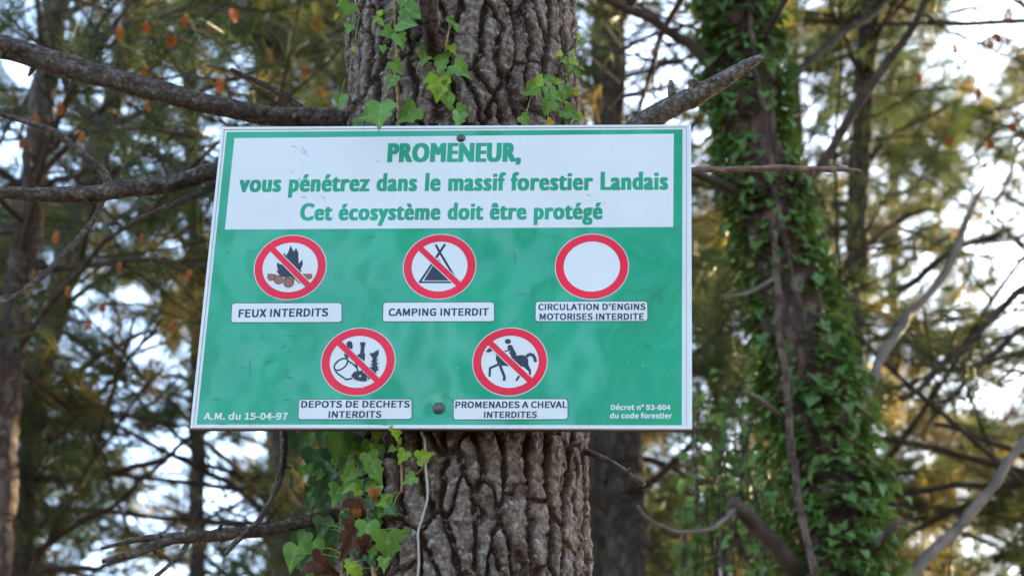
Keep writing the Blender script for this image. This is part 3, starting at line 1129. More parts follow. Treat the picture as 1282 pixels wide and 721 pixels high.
for (cx, cy), (org, what), lab in zip(CIRC, PICT, PLAB):
    c = (cx * S_W, -cy * S_W)
    disc = ring('prohibition_symbol', c, 0, CR, 0.0013, 0.0016, M_WHITE, sign)
    disc['label'] = lab
    disc['local'] = True
    ring('red_ring', c, CR * 0.76, CR * 0.978, 0.0016, 0.0019, M_RED, disc)
    if what is None:
        continue
    mb = MB()
    z = 0.00165
    if what == 'fire':
        for q in FIRE[0]:
            flat(mb, zpoly(org, q), z, 0)
        for q in FIRE[1]:
            z += 0.00003
            flat(mb, zpoly(org, q), z, 0)
            qq = np.asarray(q, float)
            z += 0.00003
            flat(mb, zpoly(org, qq.mean(0) + (qq - qq.mean(0)) * 0.86), z, 1)
    else:
        for q in {'tent': TENT, 'rubbish': RUB, 'rider': HORSE}[what]:
            flat(mb, zpoly(org, q), z, 0)
            z += 0.000012
        if what == 'rubbish':
            flat(mb, zpoly(org, ell(424, 523, 11, 10)), z, 2)
    mb.build('pictogram', [M_NAVY, M_LOG, M_WHITE], disc)
    dv = np.array((math.cos(math.radians(-45)), math.sin(math.radians(-45))))
    nv = np.array((-dv[1], dv[0]))
    if what == 'fire':
        dv = np.array((math.cos(math.radians(-46)), math.sin(math.radians(-46))))
        nv = np.array((-dv[1], dv[0]))
    c_ = np.array(c)

    def band(w, l):
        return [c_ - dv * l + nv * w, c_ - dv * l - nv * w, c_ + dv * l - nv * w, c_ + dv * l + nv * w]
    s = plate('slash', band(CR * 0.085, CR * 0.80), 0.00203, 0.00212, M_RED, disc)
    e = plate('slash_edge', band(CR * 0.105, CR * 0.755), 0.0019, 0.00202, M_WHITE, disc)

# bolts
for (px, py, r) in ((577.3, 174, 0.0062), (549.3, 511.5, 0.0082)):
    c = S(px, py)
    mb = MB()
    prof = [(1.25, 0.0013), (1.25, 0.0022), (1.02, 0.0024), (1.0, 0.0042), (0.85, 0.0058), (0.5, 0.0068), (0.02, 0.0071)]
    n = 20
    V = [(c[0] + r * a * math.cos(2 * math.pi * k / n), c[1] + r * a * math.sin(2 * math.pi * k / n), z) for a, z in prof for k in range(n)]
    f = [[i * n + k, i * n + (k + 1) % n, (i + 1) * n + (k + 1) % n, (i + 1) * n + k] for i in range(len(prof) - 1) for k in range(n)]
    mb.add(V, f, 0, True)
    mb.build('bolt', M_BOLT, sign)

# scratches and specks on the film
M_SCUFF2 = mat_plain('dark_green_scratch', (0.03, 0.12, 0.09), 0.6)
sc = [(365, 183, 372, 186), (376, 190, 387, 196), (378, 185, 384, 192), (365, 218, 368, 214), (372, 224, 377, 227), (402, 246, 408, 250), (377, 247, 384, 248), (471, 203, 477, 203), (309, 192, 311, 193),
      (734, 245, 740, 246), (755, 254, 759, 255), (765, 186, 767, 187), (282, 317, 288, 316.5), (310, 315, 313, 315), (326, 423, 330, 421), (355, 420, 372, 422), (360, 442, 364, 438), (359, 464, 362, 468),
      (358, 471, 368, 475), (265, 500, 276, 500), (355, 501, 364, 500), (270, 530, 284, 532), (462, 533, 466, 530), (475, 532, 492, 533), (628, 415, 655, 395), (643, 315, 646, 330), (645, 370, 660, 368),
      (536, 505, 541, 507), (805, 430, 815, 436), (716, 482, 718, 484), (460, 298, 470, 297), (352, 436, 358, 432), (330, 455, 345, 452), (312, 450, 314, 470), (300, 462, 308, 458)]
for k, (x0, y0, x1, y1) in enumerate(sc):
    a, b = np.array(S(x0, y0)), np.array(S(x1, y1))
    d = (b - a) / np.linalg.norm(b - a)
    n = np.array((-d[1], d[0]))
    m = 6
    up_, dn_ = [], []
    for i in range(m + 1):
        q = a + (b - a) * i / m + n * random.uniform(-0.0006, 0.0006)
        w = (0.00025 + random.uniform(0, 0.0005)) * math.sin(math.pi * (0.1 + 0.8 * i / m)) * (0.6 if x1 - x0 > 14 else 1)
        up_.append(q + n * w)
        dn_.append(q - n * w)
    mb = MB()
    flat(mb, up_ + dn_[::-1], 0.00215 + k * 1e-5)
    mb.build('scuff', M_SCUFF if y0 < 290 else M_SCUFF2, sign)

# pale chips in the film
for k in range(34):
    x, y = random.uniform(690, 848), random.uniform(420, 528)
    if random.random() < 0.3:
        x, y = random.uniform(250, 690), random.uniform(292, 528)
    if 560 < x < 716 and y > 494:
        continue
    c = np.array(S(x, y))
    r = random.uniform(0.0003, 0.0010)
    e = random.uniform(1, 2.6)
    a = random.uniform(0, 3.14)
    mb = MB()
    flat(mb, [c + r * np.array((math.cos(t) * math.cos(a) - e * math.sin(t) * math.sin(a), math.cos(t) * math.sin(a) + e * math.sin(t) * math.cos(a))) * random.uniform(0.6, 1.1) for t in np.linspace(0, 5.6, 8)], 0.00216 + k * 1e-5)
    mb.build('chip', M_CHIP, sign)

# ------------------------------------------------------------------ ivy leaves
LOBES = [(0.0, -0.10), (0.12, -0.20), (0.30, -0.26), (0.46, -0.16), (0.54, 0.02), (0.44, 0.12), (0.34, 0.22), (0.42, 0.30), (0.40, 0.42), (0.26, 0.50), (0.16, 0.64), (0.07, 0.86), (0.0, 1.0)]
NARROW = [(0.0, -0.04), (0.10, -0.03), (0.22, 0.08), (0.28, 0.22), (0.28, 0.40), (0.22, 0.60), (0.12, 0.82), (0.0, 1.0)]
SOFT = [(0.0, -0.06), (0.14, -0.16), (0.32, -0.18), (0.48, -0.04), (0.52, 0.12), (0.44, 0.30), (0.34, 0.42), (0.24, 0.56), (0.12, 0.78), (0.0, 1.0)]


def leaf_geo(kind='ivy', fold=0.25, curl=0.2, wob=0.06):
    """leaf blade in its own plane: y runs to the tip, width 1; returns verts, faces, vein weights"""
    half = {'ivy': LOBES, 'narrow': NARROW, 'soft': SOFT}[kind]
    h = [(x * (1 + random.uniform(-wob, wob)), y * (1 + random.uniform(-wob, wob))) for x, y in half]
    rimr = h
    riml = [(-x * (1 + random.uniform(-wob, wob)), y) for x, y in half[1:-1]]
    rim = rimr + riml[::-1]
    V, vein = [], []
    c = np.array((0.0, 0.22))
    for fr in (1.0, 0.62, 0.28):
        for (x, y) in rim:
            q = c + (np.array((x, y)) - c) * fr
            V.append(q)
            vein.append(0.0 if fr == 1.0 else (0.0 if abs(x) > 0.02 else 0.7))
    V.append(c)
    vein.append(0.8)
    V = np.array(V)
    n = len(rim)
    f = []
    for r in range(2):
        for i in range(n):
            j = (i + 1) % n
            f.append([r * n + i, r * n + j, (r + 1) * n + j, (r + 1) * n + i])
    for i in range(n):
        f.append([2 * n + i, 2 * n + (i + 1) % n, 3 * n])
    z = fold * np.abs(V[:, 0]) - curl * np.maximum(V[:, 1] - 0.3, 0) ** 2 + 0.03 * np.sin(9 * V[:, 0] + random.uniform(0, 6)) * np.cos(7 * V[:, 1] + random.uniform(0, 6))
    return np.column_stack([V, z]), f, np.array(vein)


class Leaves:
    def __init__(self):
        self.mb, self.vein = MB(), []

    def put(self, pos, size, normal, tip, mat=0, kind='ivy', fold=None, curl=None):
        normal = normal / np.linalg.norm(normal)
        tip = tip - normal * np.dot(tip, normal)
        tip /= np.linalg.norm(tip) + 1e-9
        x = np.cross(tip, normal)
        V, f, ve = leaf_geo(kind, random.uniform(0.05, 0.4) if fold is None else fold, random.uniform(-0.1, 0.5) if curl is None else curl)
        V = V - np.array((0, 0.3, 0))
        self.mb.add(pos + size * (V[:, :1] * x + V[:, 1:2] * tip + V[:, 2:] * normal), f, mat, True)
        self.vein.append(ve)

    def build(self, name, mats, parent):
        o = self.mb.build(name, mats, parent)
        at = o.data.attributes.new('vein', 'FLOAT', 'POINT')
        at.data.foreach_set('value', np.concatenate(self.vein).astype(np.float32))
        return o


IVY_MATS = [M_IVY, M_IVYB, M_YELLOW, M_IVYD]


def px_leaf(L, x, y, w, rot=0, mat=0, kind='ivy', off=None, tilt=0.35, Y=None):
    """leaf seen at (x, y), w photo pixels wide; rot 0 = tip down, positive = to the right"""
    p = trunk_pt(x, y, random.uniform(0.012, 0.03) if off is None else off) if Y is None else P(x, y, Y)
    size = w / F * zdepth(p)
    n = -FWD + UP * random.uniform(-0.1, 0.5) + RIGHT * random.uniform(-tilt, tilt)
    a = math.radians(rot + random.uniform(-12, 12))
    tip = RIGHT * math.sin(a) - UP * math.cos(a)
    L.put(p, size, n, tip, mat, kind)
    return p


def ivy(label, leaves, stems, group='ivy on the big pine'):
    base = trunk_pt(leaves[0][0], leaves[0][1], 0.0)
    t = thing('ivy', label, 'climbing plant', base, group)
    L = Leaves()
    pos = [px_leaf(L, *q) for q in leaves]
    L.build('foliage', IVY_MATS, t)
    st = []
    for k, (pts, w) in enumerate(stems):
        wp = []
        for (x, y) in pts:
            p = trunk_pt(x, y, 0.004)
            wp.append((*p, 0.5 * w / F * zdepth(p)))
        st.append(np.array(wp))
        mb = MB()
        tube(mb, wp, 8, 0.006, 0.25, 0.002, 0, 5 * k + 1)
        mb.build('stem', M_IVYSTEM, t)
    # leaf stalks
    for p in pos:
        best = None
        for s in st:
            q = spline(s, 40)[:, :3]
            d = np.linalg.norm(q - p, axis=1)
            if best is None or d.min() < best[0]:
                best = (d.min(), q[d.argmin()])
        if best and 0.004 < best[0] < 0.10:
            mid = 0.5 * (p + best[1]) + np.array((0, -0.006, 0.004))
            mb = MB()
            tube(mb, [(*best[1], 0.0009), (*mid, 0.0008), (*(p + FWD * 0.002), 0.0007)], 5, 0.006)
            mb.build('leaf_stalk', M_IVYB, t)
    return t


ivy('ivy strand on the trunk whose big leaf laps over the top of the board',
    [(476, 143, 36, 6, 0, 'ivy', None, 0.1, S_O[1] - 0.075), (462, 146, 26, -60, 0, 'soft'), (511, 143, 30, -60, 0), (446, 156, 15, -40, 0), (503, 2, 17, 0, 0), (515, 15, 28, 60, 0, 'soft'), (508, 30, 26, 70, 0, 'soft'), (487, 42, 19, 60, 0), (501, 51, 20, 20, 0),
     (479, 62, 10, 0, 0), (496, 84, 20, 40, 0), (490, 103, 20, -30, 0), (487, 135, 18, -20, 0), (472, 24, 11, -60, 1), (478, 30, 8, 30, 1), (476, 16, 8, 150, 1)],
    [([(493, -20), (494, 30), (497, 60), (495, 75)], 2.2), ([(498, 62), (495, 90), (497, 120), (499, 150), (500, 170)], 5)])
ivy('ivy sprig of pale green leaves in the middle of the trunk above the title',
    [(532, 70, 22, -20, 0), (553, 78, 24, 0, 0), (577, 88, 26, 40, 0), (551, 86, 14, -30, 0), (538, 99, 15, -70, 1, 'soft'), (549, 110, 30, 0, 1), (561, 95, 13, 20, 0), (562, 127, 19, 5, 0, 'soft'), (558, 112, 18, 40, 0),
     (541, 106, 14, -60, 1), (578, 139, 18, 60, 0), (574, 150, 20, -10, 0), (563, 25, 15, 60, 0, 'narrow'), (572, 34, 14, 30, 0, 'narrow'), (567, 62, 12, 40, 1), (560, 60, 9, -30, 1)],
    [([(566, 20), (560, 45), (555, 75), (552, 100), (560, 125), (575, 145), (577, 165)], 2.2)])
ivy('small ivy sprig low on the trunk just above the board, near its right edge',
    [(665, 112, 21, -50, 0, 'soft'), (676, 98, 12, 160, 1), (687, 100, 13, 70, 0, 'soft'), (692, 98, 12, 60, 0, 'narrow'), (700, 103, 9, 80, 1), (672, 107, 14, -30, 1), (694, 120, 19, 60, 0), (707, 117, 20, -20, 0, 'soft'),
     (711, 110, 14, 170, 0, 'narrow'), (720, 114, 11, 150, 2), (686, 134, 21, -10, 0, 'soft'), (697, 134, 12, 30, 0, 'narrow'), (714, 142, 22, 55, 0), (726, 147, 11, 80, 1), (657, 151, 17, 50, 0), (687, 154, 11, -60, 2),
     (683, 113, 11, 10, 0), (711, 149, 15, 10, 0)],
    [([(720, 165), (706, 140), (698, 120), (688, 108), (676, 100)], 2.0), ([(706, 140), (688, 132), (668, 115)], 1.6)])
ivy('thin young ivy shoot on the right edge of the trunk above the board',
    [(724, 47, 10, 170, 1, 'narrow'), (727, 55, 12, 110, 0, 'narrow'), (700, 68, 9, -60, 1), (708, 77, 10, 30, 0), (719, 78, 10, 60, 1), (722, 90, 15, 50, 0, 'narrow'), (717, 65, 8, 150, 1), (728, 85, 8, 60, 0, 'narrow'), (714, 86, 8, -40, 0)],
    [([(712, 100), (716, 85), (719, 65), (724, 46)], 1.6)])
ivy('drooping leaves with one yellow tip at the upper left edge of the trunk',
    [(435, 12, 22, -25, 0, 'soft', 0.02), (437, 35, 14, -10, 0, 'soft', 0.02), (422, 19, 11, -25, 2, 'narrow', 0.02), (443, 63, 7, 0, 1, 'ivy', 0.01), (427, 4, 12, -60, 0, 'soft', 0.01)],
    [([(440, -15), (446, 5), (451, 18)], 2)])
ivy('single folded leaf at the trunk edge above the upper left branch',
    [(426, 126, 19, -10, 0, 'soft', 0.02)],
    [([(432, 100), (430, 115), (428, 122)], 1.5)])
_r = random.Random(5)
MORE = []
for _k in range(84):
    _x = _r.uniform(372, 482)
    _y = _r.uniform(546, 722)
    _left = _x < 428
    MORE.append((_x, _y, _r.uniform(10, 20), _r.uniform(-45, 35), _r.choice([0, 0, 3, 3, 1]) if not _left else _r.choice([0, 3, 3]), _r.choice(['ivy', 'soft']), None if _left else _r.uniform(0.006, 0.02), 0.4) + ((_r.uniform(3.36, 3.5),) if _left else ()))
t_low = ivy('large ivy clump below the board on the left of the trunk',
    [(426, 560, 40, -25, 0), (447, 569, 24, -35, 0), (464, 577, 25, 20, 0), (470, 591, 27, 20, 0), (439, 593, 25, -35, 0), (440, 606, 27, -50, 0), (422, 619, 27, -20, 0), (496, 541, 17, 10, 1, 'ivy', 0.05), (472, 545, 18, -10, 1),
     (504, 571, 18, -20, 1), (531, 571, 21, 110, 1), (513, 600, 18, -60, 0), (490, 562, 10, -50, 0), (482, 629, 20, -60, 1), (491, 639, 15, 30, 3), (460, 667, 32, 10, 0), (486, 682, 40, 5, 0), (466, 690, 17, -20, 0),
     (508, 665, 11, 60, 0), (481, 705, 18, 10, 0), (438, 709, 17, -10, 1), (447, 718, 19, 20, 1), (404, 642, 20, -20, 3), (404, 657, 26, -10, 3, 'soft'), (433, 648, 16, 30, 3), (500, 552, 8, 10, 1),
     (368, 695, 34, -15, 0, 'soft', None, 0.35, 3.34), (395, 687, 27, 5, 0, 'soft', None, 0.35, 3.33), (380, 673, 22, -30, 0, 'soft', None, 0.35, 3.36), (371, 665, 18, 20, 3, 'soft', None, 0.35, 3.38),
     (390, 665, 24, 10, 3, 'soft', None, 0.35, 3.4), (384, 705, 22, -15, 3, 'soft', None, 0.35, 3.4), (368, 549, 26, -20, 3, 'narrow', None, 0.35, 3.36), (367, 601, 15, -10, 3, 'narrow', None, 0.35, 3.36),
     (362, 586, 10, -60, 3, 'narrow', None, 0.35, 3.37), (404, 548, 22, -20, 3, 'soft', None, 0.35, 3.42), (392, 575, 34, -5, 3, 'soft', None, 0.35, 3.5), (410, 590, 30, 10, 3, 'soft', None, 0.35, 3.45),
     (398, 610, 28, -10, 3, 'soft', None, 0.35, 3.5), (415, 570, 26, 20, 3, 'soft', None, 0.35, 3.44), (383, 550, 24, -20, 3, 'soft', None, 0.35, 3.48), (408, 628, 22, -10, 3, 'soft', None, 0.35, 3.46), (444, 628, 16, -10, 3), (430, 585, 20, -40, 3)] + MORE,
    [([(474, 530), (474, 555), (474, 585), (470, 620), (470, 650), (466, 690), (470, 735)], 5.5), ([(498, 530), (499, 560), (502, 590), (502, 615)], 4), ([(452, 665), (457, 685), (464, 702), (471, 730)], 5),
     ([(531, 573), (527, 588), (515, 596), (508, 594)], 2), ([(440, 560), (446, 600), (440, 650), (430, 700), (428, 740)], 5)])
# dried leaves caught in the clump
for (x, y, w, rot, mat, lab) in ((440, 676, 40, -30, M_DEAD, 'large curled dark brown leaf'), (455, 682, 26, 20, M_DEAD, 'curled dark brown leaf'), (450, 636, 30, 10, M_DEAD, 'curled brown leaf'), (448, 643, 13, 5, M_DEADO, 'bright rusty leaf'),
                                 (468, 619, 17, 0, M_DEADO, 'small orange dry leaf'), (403, 708, 34, 60, M_DEAD, 'dark brown leaf at the bottom edge')):
    L = Leaves()
    p = trunk_pt(x, y, 0.035)
    a = math.radians(rot)
    L.put(p, w / F * zdepth(p), -FWD + UP * random.uniform(-0.2, 0.5) + RIGHT * random.uniform(-0.5, 0.5), RIGHT * math.sin(a) - UP * math.cos(a), 0, 'ivy', 0.9, 1.3)
    o = L.build('dead_leaf', [mat], t_low)
    o['label'] = lab

wire = [(527, 530), (528, 542), (532, 553), (533, 587), (535, 620), (529, 646), (523, 667), (524, 700), (522, 740), (523, 770)]
mb = MB()
wp = []
for x, y in wire:
    p = trunk_pt(x, y, 0.006)
    wp.append((*p, 0.5 * 3.4 / F * zdepth(p)))
tube(mb, wp, 10, 0.003, 0.12, 0.001, 0, 4)
o = mb.build('bare_vine', M_DRY)
o['label'] = 'pale bare dry vine stem hanging down the trunk below the board'
o['category'] = 'vine'


# ------------------------------------------------------------------ trees behind
def extend(pts, top_z):
    """carry a trunk (px path -> world) down to the ground and up to top_z"""
    w = [np.array(q) for q in pts]
    a, b = w[0], w[1]
    if a[2] < top_z:                       # first is the upper end
        d = (a - b)[:3]
        d = d / max(d[2], 1e-3)
        d[:2] = np.clip(d[:2], -0.12, 0.12)
        dz = top_z - a[2]
        up_ = [np.array((*(a[:3] + d * dz * k), max(0.015, a[3] * (1 - 0.75 * k)))) for k in (1.0, 0.66, 0.33)]
    else:
        up_ = []
    e, f = w[-1], w[-2]
    d = (e - f)[:3]
    d = d / max(-d[2], 1e-3)
    d[:2] = np.clip(d[:2], -0.12, 0.12)
    dz = e[2] + 0.2
    dn = [np.array((*(e[:3] + d * dz * k), e[3] * (1 + 0.35 * k))) for k in (0.5, 1.0)]
    return up_ + w + dn


BGG = 'pines standing behind the board'


def far_pine(label, px, Y, top_z, mat, crown_kw, branches=(), cones=(), group=BGG, name='pine_tree'):
    w = px_path([(x, y, Y, wd) for x, y, wd in px])
    pts = extend(w, top_z)
    base = pts[-1][:3].copy()
    base[2] = 0
    t = thing(name, label, 'tree', base, group)
    mb = MB()
    tube(mb, pts[::-1], 18, 0.05, 0.16, 0.01, 0, random.randrange(999), True, 0.1)
    mb.build('trunk', mat, t)
    fn = trunk_axis_fn(pts)
    if crown_kw:
        crown(t, fn, **crown_kw)
    for (q, m) in branches:
        mb = MB()
        tube(mb, px_path(q), 9, 0.03, 0.12, 0.012, 0, random.randrange(999))
        mb.build('branch', m, t)
    for (x, y, YY, wd) in cones:
        YY = YY - 1.3
        p = P(x, y, YY)
        size = 1.15 * wd / F * zdepth(p)
        cone(t, p, size)
        mb = MB()
        a = random.uniform(0, 6.28)
        e = p + np.array((math.cos(a) * 0.35, 0.25 + 0.1 * math.sin(a), 0.12))
        tube(mb, [(*e, 0.006), (*(0.5 * (p + e) + np.array((0, 0, 0.03))), 0.004), (*(p + np.array((0, 0, size * 0.6))), 0.003)], 5, 0.05)
        add_needles(mb, needles(np.array([e, 0.5 * (p + e)]), np.tile((e - p) / np.linalg.norm(e - p) * -1, (2, 1)), 22, 0.15, 0.004), 1)
        mb.build('cone_twig', [M_LIMB, M_NEEDLE], t)
    return t, fn


def cone(parent, p, size):
    """open pine cone: spiral of scales round a core"""
    mb = MB()
    ax = np.array((random.uniform(-0.4, 0.4), random.uniform(-0.4, 0.4), -1.0))
    ax /= np.linalg.norm(ax)
    u = np.cross(ax, (1, 0, 0))
    u /= np.linalg.norm(u)
    v = np.cross(ax, u)
    n = 46
    for k in range(n):
        s = k / n
        a = k * 2.39996
        r = size * 0.5 * (math.sin(math.pi * (0.12 + 0.80 * s)) ** 0.8)
        d = u * math.cos(a) + v * math.sin(a)
        sd = -u * math.sin(a) + v * math.cos(a)
        c = p + ax * size * 1.35 * (s - 0.5)
        ww = size * 0.17
        V = [c + d * r * 0.25, c + d * r * 0.75 + sd * ww, c + d * r + ax * size * 0.12, c + d * r * 0.75 - sd * ww, c + d * r * 0.6 - ax * size * 0.10]
        mb.add(V, [[0, 1, 4], [1, 2, 4], [2, 3, 4], [3, 0, 4], [0, 3, 2, 1]], 0)
    mb.build('pine_cone', M_CONE, parent)


DARK = M_LIMB
# T1 the ivy covered pine
t1, fn1 = far_pine('leaning ivy-clad pine to the right of the board', [(918, -60, 66), (926, 0, 68), (946, 200, 72), (995, 400, 78), (1035, 600, 84), (1050, 721, 86)], 5.8, 10.5, M_FARRED,
                   dict(z0=5.2, z1=10, n_limb=26, lmin=1.0, lmax=2.2),
                   [([(990, 250, 5.8, 15), (1000, 235, 5.75, 13), (1032, 198, 5.7, 12), (1100, 100, 5.6, 11), (1165, -5, 5.5, 9), (1200, -60, 5.4, 7)], DARK),
                    ([(915, 95, 5.8, 15), (898, 86, 5.75, 14), (840, 45, 5.7, 12), (762, 0, 5.6, 10), (700, -40, 5.5, 8)], DARK),
                    ([(975, 110, 5.8, 11), (1005, 85, 5.9, 10), (1060, 40, 6.0, 8), (1110, 5, 6.1, 6)], DARK),
                    ([(1045, 560, 5.9, 15), (1075, 505, 6.0, 14), (1100, 450, 6.1, 13), (1128, 408, 6.2, 12), (1150, 380, 6.3, 11), (1200, 300, 6.4, 9), (1216, 262, 6.45, 7), (1230, 232, 6.5, 4)], M_PALE),
                    ([(1060, 790, 5.8, 19), (1130, 722, 5.9, 16), (1190, 668, 6.0, 15), (1240, 610, 6.1, 13), (1282, 556, 6.2, 12), (1340, 480, 6.2, 9)], M_PALE),
                    ([(1030, 745, 5.8, 26), (990, 702, 5.7, 25), (958, 664, 5.65, 22), (922, 628, 5.6, 18)], M_LIMB),
                    ([(950, 262, 5.8, 14), (930, 252, 5.75, 13), (905, 235, 5.7, 12), (868, 218, 5.65, 11), (830, 205, 5.6, 10)], M_LIMB),
                    ([(975, 340, 5.75, 5), (958, 355, 5.6, 5), (930, 370, 5.5, 5), (905, 378, 5.5, 3)], M_PALE),
                    ([(920, 640, 5.6, 6), (908, 650, 5.5, 6), (885, 664, 5.45, 6), (845, 668, 5.4, 6), (815, 652, 5.35, 5), (796, 635, 5.3, 4)], M_PALE),
                    ([(985, 520, 5.7, 6), (955, 500, 5.6, 6), (935, 486, 5.55, 4)], M_PALE),
                    ([(1090, 690, 5.7, 14), (1105, 678, 5.6, 12), (1128, 655, 5.6, 9)], M_FARRED)],
                   group=None)
# ivy sheath
iv = thing('ivy', 'thick ivy wrapping the leaning pine to the right of the board', 'climbing plant', fn1(0.0)[0])
L = Leaves()
zlo, zhi = 2.6, 6.4
n_put = 0
while n_put < 6500:
    z = random.uniform(zlo, zhi)
    c, r = fn1(z)
    a = random.uniform(0, 2 * math.pi)
    lush = 0.5 + 0.5 * math.sin(z * 5.1 + 1.0) * math.cos(a * 2 + z * 2)
    off = r + 0.02 + abs(random.gauss(0, 0.032)) * (0.5 + lush) * (0.75 if z > 4.3 else 1.15)
    o = np.array((math.cos(a), math.sin(a), 0))
    p = c + o * off
    x, y = to_px(p)
    if o[1] < 0.2:
        if 940 < x < 978 and 135 < y < 218 and random.random() < 0.7:
            continue
        if 975 < x < 1022 and 325 < y < 470 and random.random() < 0.75:
            continue
        if random.random() < 0.15 * (1 - lush) + (0.25 if z > 4.2 else 0):
            continue
    L.put(p, random.uniform(0.026, 0.047), o * 0.7 + np.array((0, 0, random.uniform(0.3, 1.5))) + RNG.normal(size=3) * 0.25, np.array((0, 0, -1.0)) + o * 0.5 + RNG.normal(size=3) * 0.35,
          0 if random.random() < 0.6 else 1, random.choice(['ivy', 'soft', 'soft']))
    n_put += 1
L.build('foliage', [M_IVYF, M_SHRUB], iv)
for q in ([(970, 290, 5.55, 7), (974, 360, 5.56, 8), (979, 440, 5.57, 9), (990, 560, 5.58, 10), (1005, 650, 5.6, 10), (1022, 725, 5.6, 10), (1040, 800, 5.6, 10)],
          [(935, -20, 5.68, 6), (952, 120, 5.66, 6), (975, 260, 5.66, 6), (1010, 420, 5.66, 6)]):
    mb = MB()
    tube(mb, px_path(q), 9, 0.02, 0.15, 0.006, 0, 8)
    mb.build('stem', M_FARRED, iv)

# leafy shoots left of the ivy pine
sh = thing('leafy_shrub', 'small-leaved green shrub filling the gap between the board and the ivy-clad pine', 'shrub', P(900, 900, 5.9) * np.array((1, 1, 0)))
L = Leaves()
mb = MB()
for k in range(26):
    x0, y0 = random.uniform(860, 960), random.uniform(430, 640)
    Yk = random.uniform(5.6, 6.5)
    a, b = P(x0 + random.uniform(-20, 20), y0 + 170, Yk + 0.1), P(x0, y0, Yk)
    m = 0.5 * (a + b) + RNG.normal(size=3) * 0.03
    tube(mb, [(*a, 0.005), (*m, 0.004), (*b, 0.002)], 5, 0.05)
    s = spline([(*a, 0), (*m, 0), (*b, 0)], 30)[:, :3]
    for j in range(20):
        p = s[random.randrange(6, 30)] + RNG.normal(size=3) * 0.03
        L.put(p, random.uniform(0.022, 0.045), np.array((0, -0.6, 0.8)) + RNG.normal(size=3) * 0.5, RNG.normal(size=3) + np.array((0, 0, -0.6)), 0, 'soft')
b0 = P(910, 760, 6.0)
tube(mb, [(b0[0], b0[1], 0.0, 0.02), (b0[0] + 0.05, b0[1], b0[2] * 0.5, 0.016), (*b0, 0.010), (*P(905, 640, 6.0), 0.007)], 8, 0.05)
L.build('foliage', [M_SHRUB], sh)
mb.build('stems', M_LIMB, sh)

far_pine('slim straight pine above the board, just right of the big trunk', [(757, -60, 27), (756, 60, 28), (755, 165, 29), (754, 400, 31)], 9.0, 13.0, M_FARBARK,
         dict(z0=5.0, z1=12.5, n_limb=36, lmin=1.0, lmax=2.4),
         [([(755, 100, 9.0, 8), (800, 92, 8.9, 7), (860, 74, 8.8, 5), (880, 60, 8.7, 4)], DARK), ([(757, 70, 9.0, 7), (800, 52, 9.0, 6), (872, 28, 9.0, 4)], DARK),
          ([(754, 128, 9.0, 6), (800, 118, 9.0, 5), (850, 104, 9.0, 3)], DARK)])
far_pine('greyish pine trunk below the lower right corner of the board', [(770, 300, 44), (780, 560, 50), (784, 640, 52), (786, 721, 54)], 8.2, 14.0, M_FARBARK,
         dict(z0=4.0, z1=13.0, n_limb=40, lmin=1.0, lmax=2.4),
         [([(786, 690, 8.2, 10), (830, 675, 8.1, 8), (880, 655, 8.0, 6)], DARK), ([(784, 660, 8.2, 9), (740, 630, 8.1, 7), (700, 610, 8.0, 5)], DARK)])
far_pine('dark pine trunk just right of the ivy-clad pine', [(1086, 60, 25), (1079, 180, 27), (1071, 330, 29), (1065, 470, 32), (1060, 721, 36)], 9.0, 14.0, M_FARBARK,
         dict(z0=4.5, z1=13.0, n_limb=46, lmin=1.2, lmax=2.8),
         [([(1068, 396, 9.0, 11), (1130, 362, 8.9, 10), (1200, 312, 8.8, 8), (1262, 284, 8.7, 5)], DARK), ([(1078, 210, 9, 8), (1120, 170, 9, 7), (1190, 130, 9, 5)], DARK),
          ([(1072, 320, 9, 8), (1140, 270, 9, 6), (1180, 262, 9, 4)], DARK)],
         [(1196, 62, 8.6, 8), (1150, 100, 8.6, 8), (1225, 118, 8.6, 9), (1188, 178, 8.8, 8), (1240, 55, 8.5, 9)])
far_pine('pine trunk at the left edge, reddish towards its foot', [(72, -60, 31), (66, 40, 32), (42, 233, 33), (24, 362, 34), (10, 480, 36), (-8, 721, 40)], 7.0, 11.0, M_FARRED,
         dict(z0=4.0, z1=10.5, n_limb=46, lmin=1.0, lmax=2.4),
         [([(58, 60, 7.0, 13), (100, 133, 6.8, 12), (167, 177, 6.7, 11), (240, 217, 6.6, 10), (320, 250, 6.5, 8)], DARK), ([(62, 88, 7, 8), (110, 62, 6.9, 7), (150, 40, 6.8, 5)], DARK),
          ([(40, 240, 7, 10), (80, 225, 6.9, 8), (140, 215, 6.8, 6)], DARK), ([(62, 10, 7, 9), (90, 30, 6.9, 8), (120, 80, 6.9, 6)], DARK)],
         [(150, 42, 6.6, 12), (183, 35, 6.6, 10), (215, 52, 6.6, 12), (232, 27, 6.6, 11), (275, 107, 6.5, 13), (75, 137, 6.7, 11), (102, 172, 6.7, 9), (292, 20, 6.5, 11), (45, 150, 6.6, 8), (28, 180, 6.6, 9), (180, 90, 6.7, 8), (185, 133, 6.7, 8)])
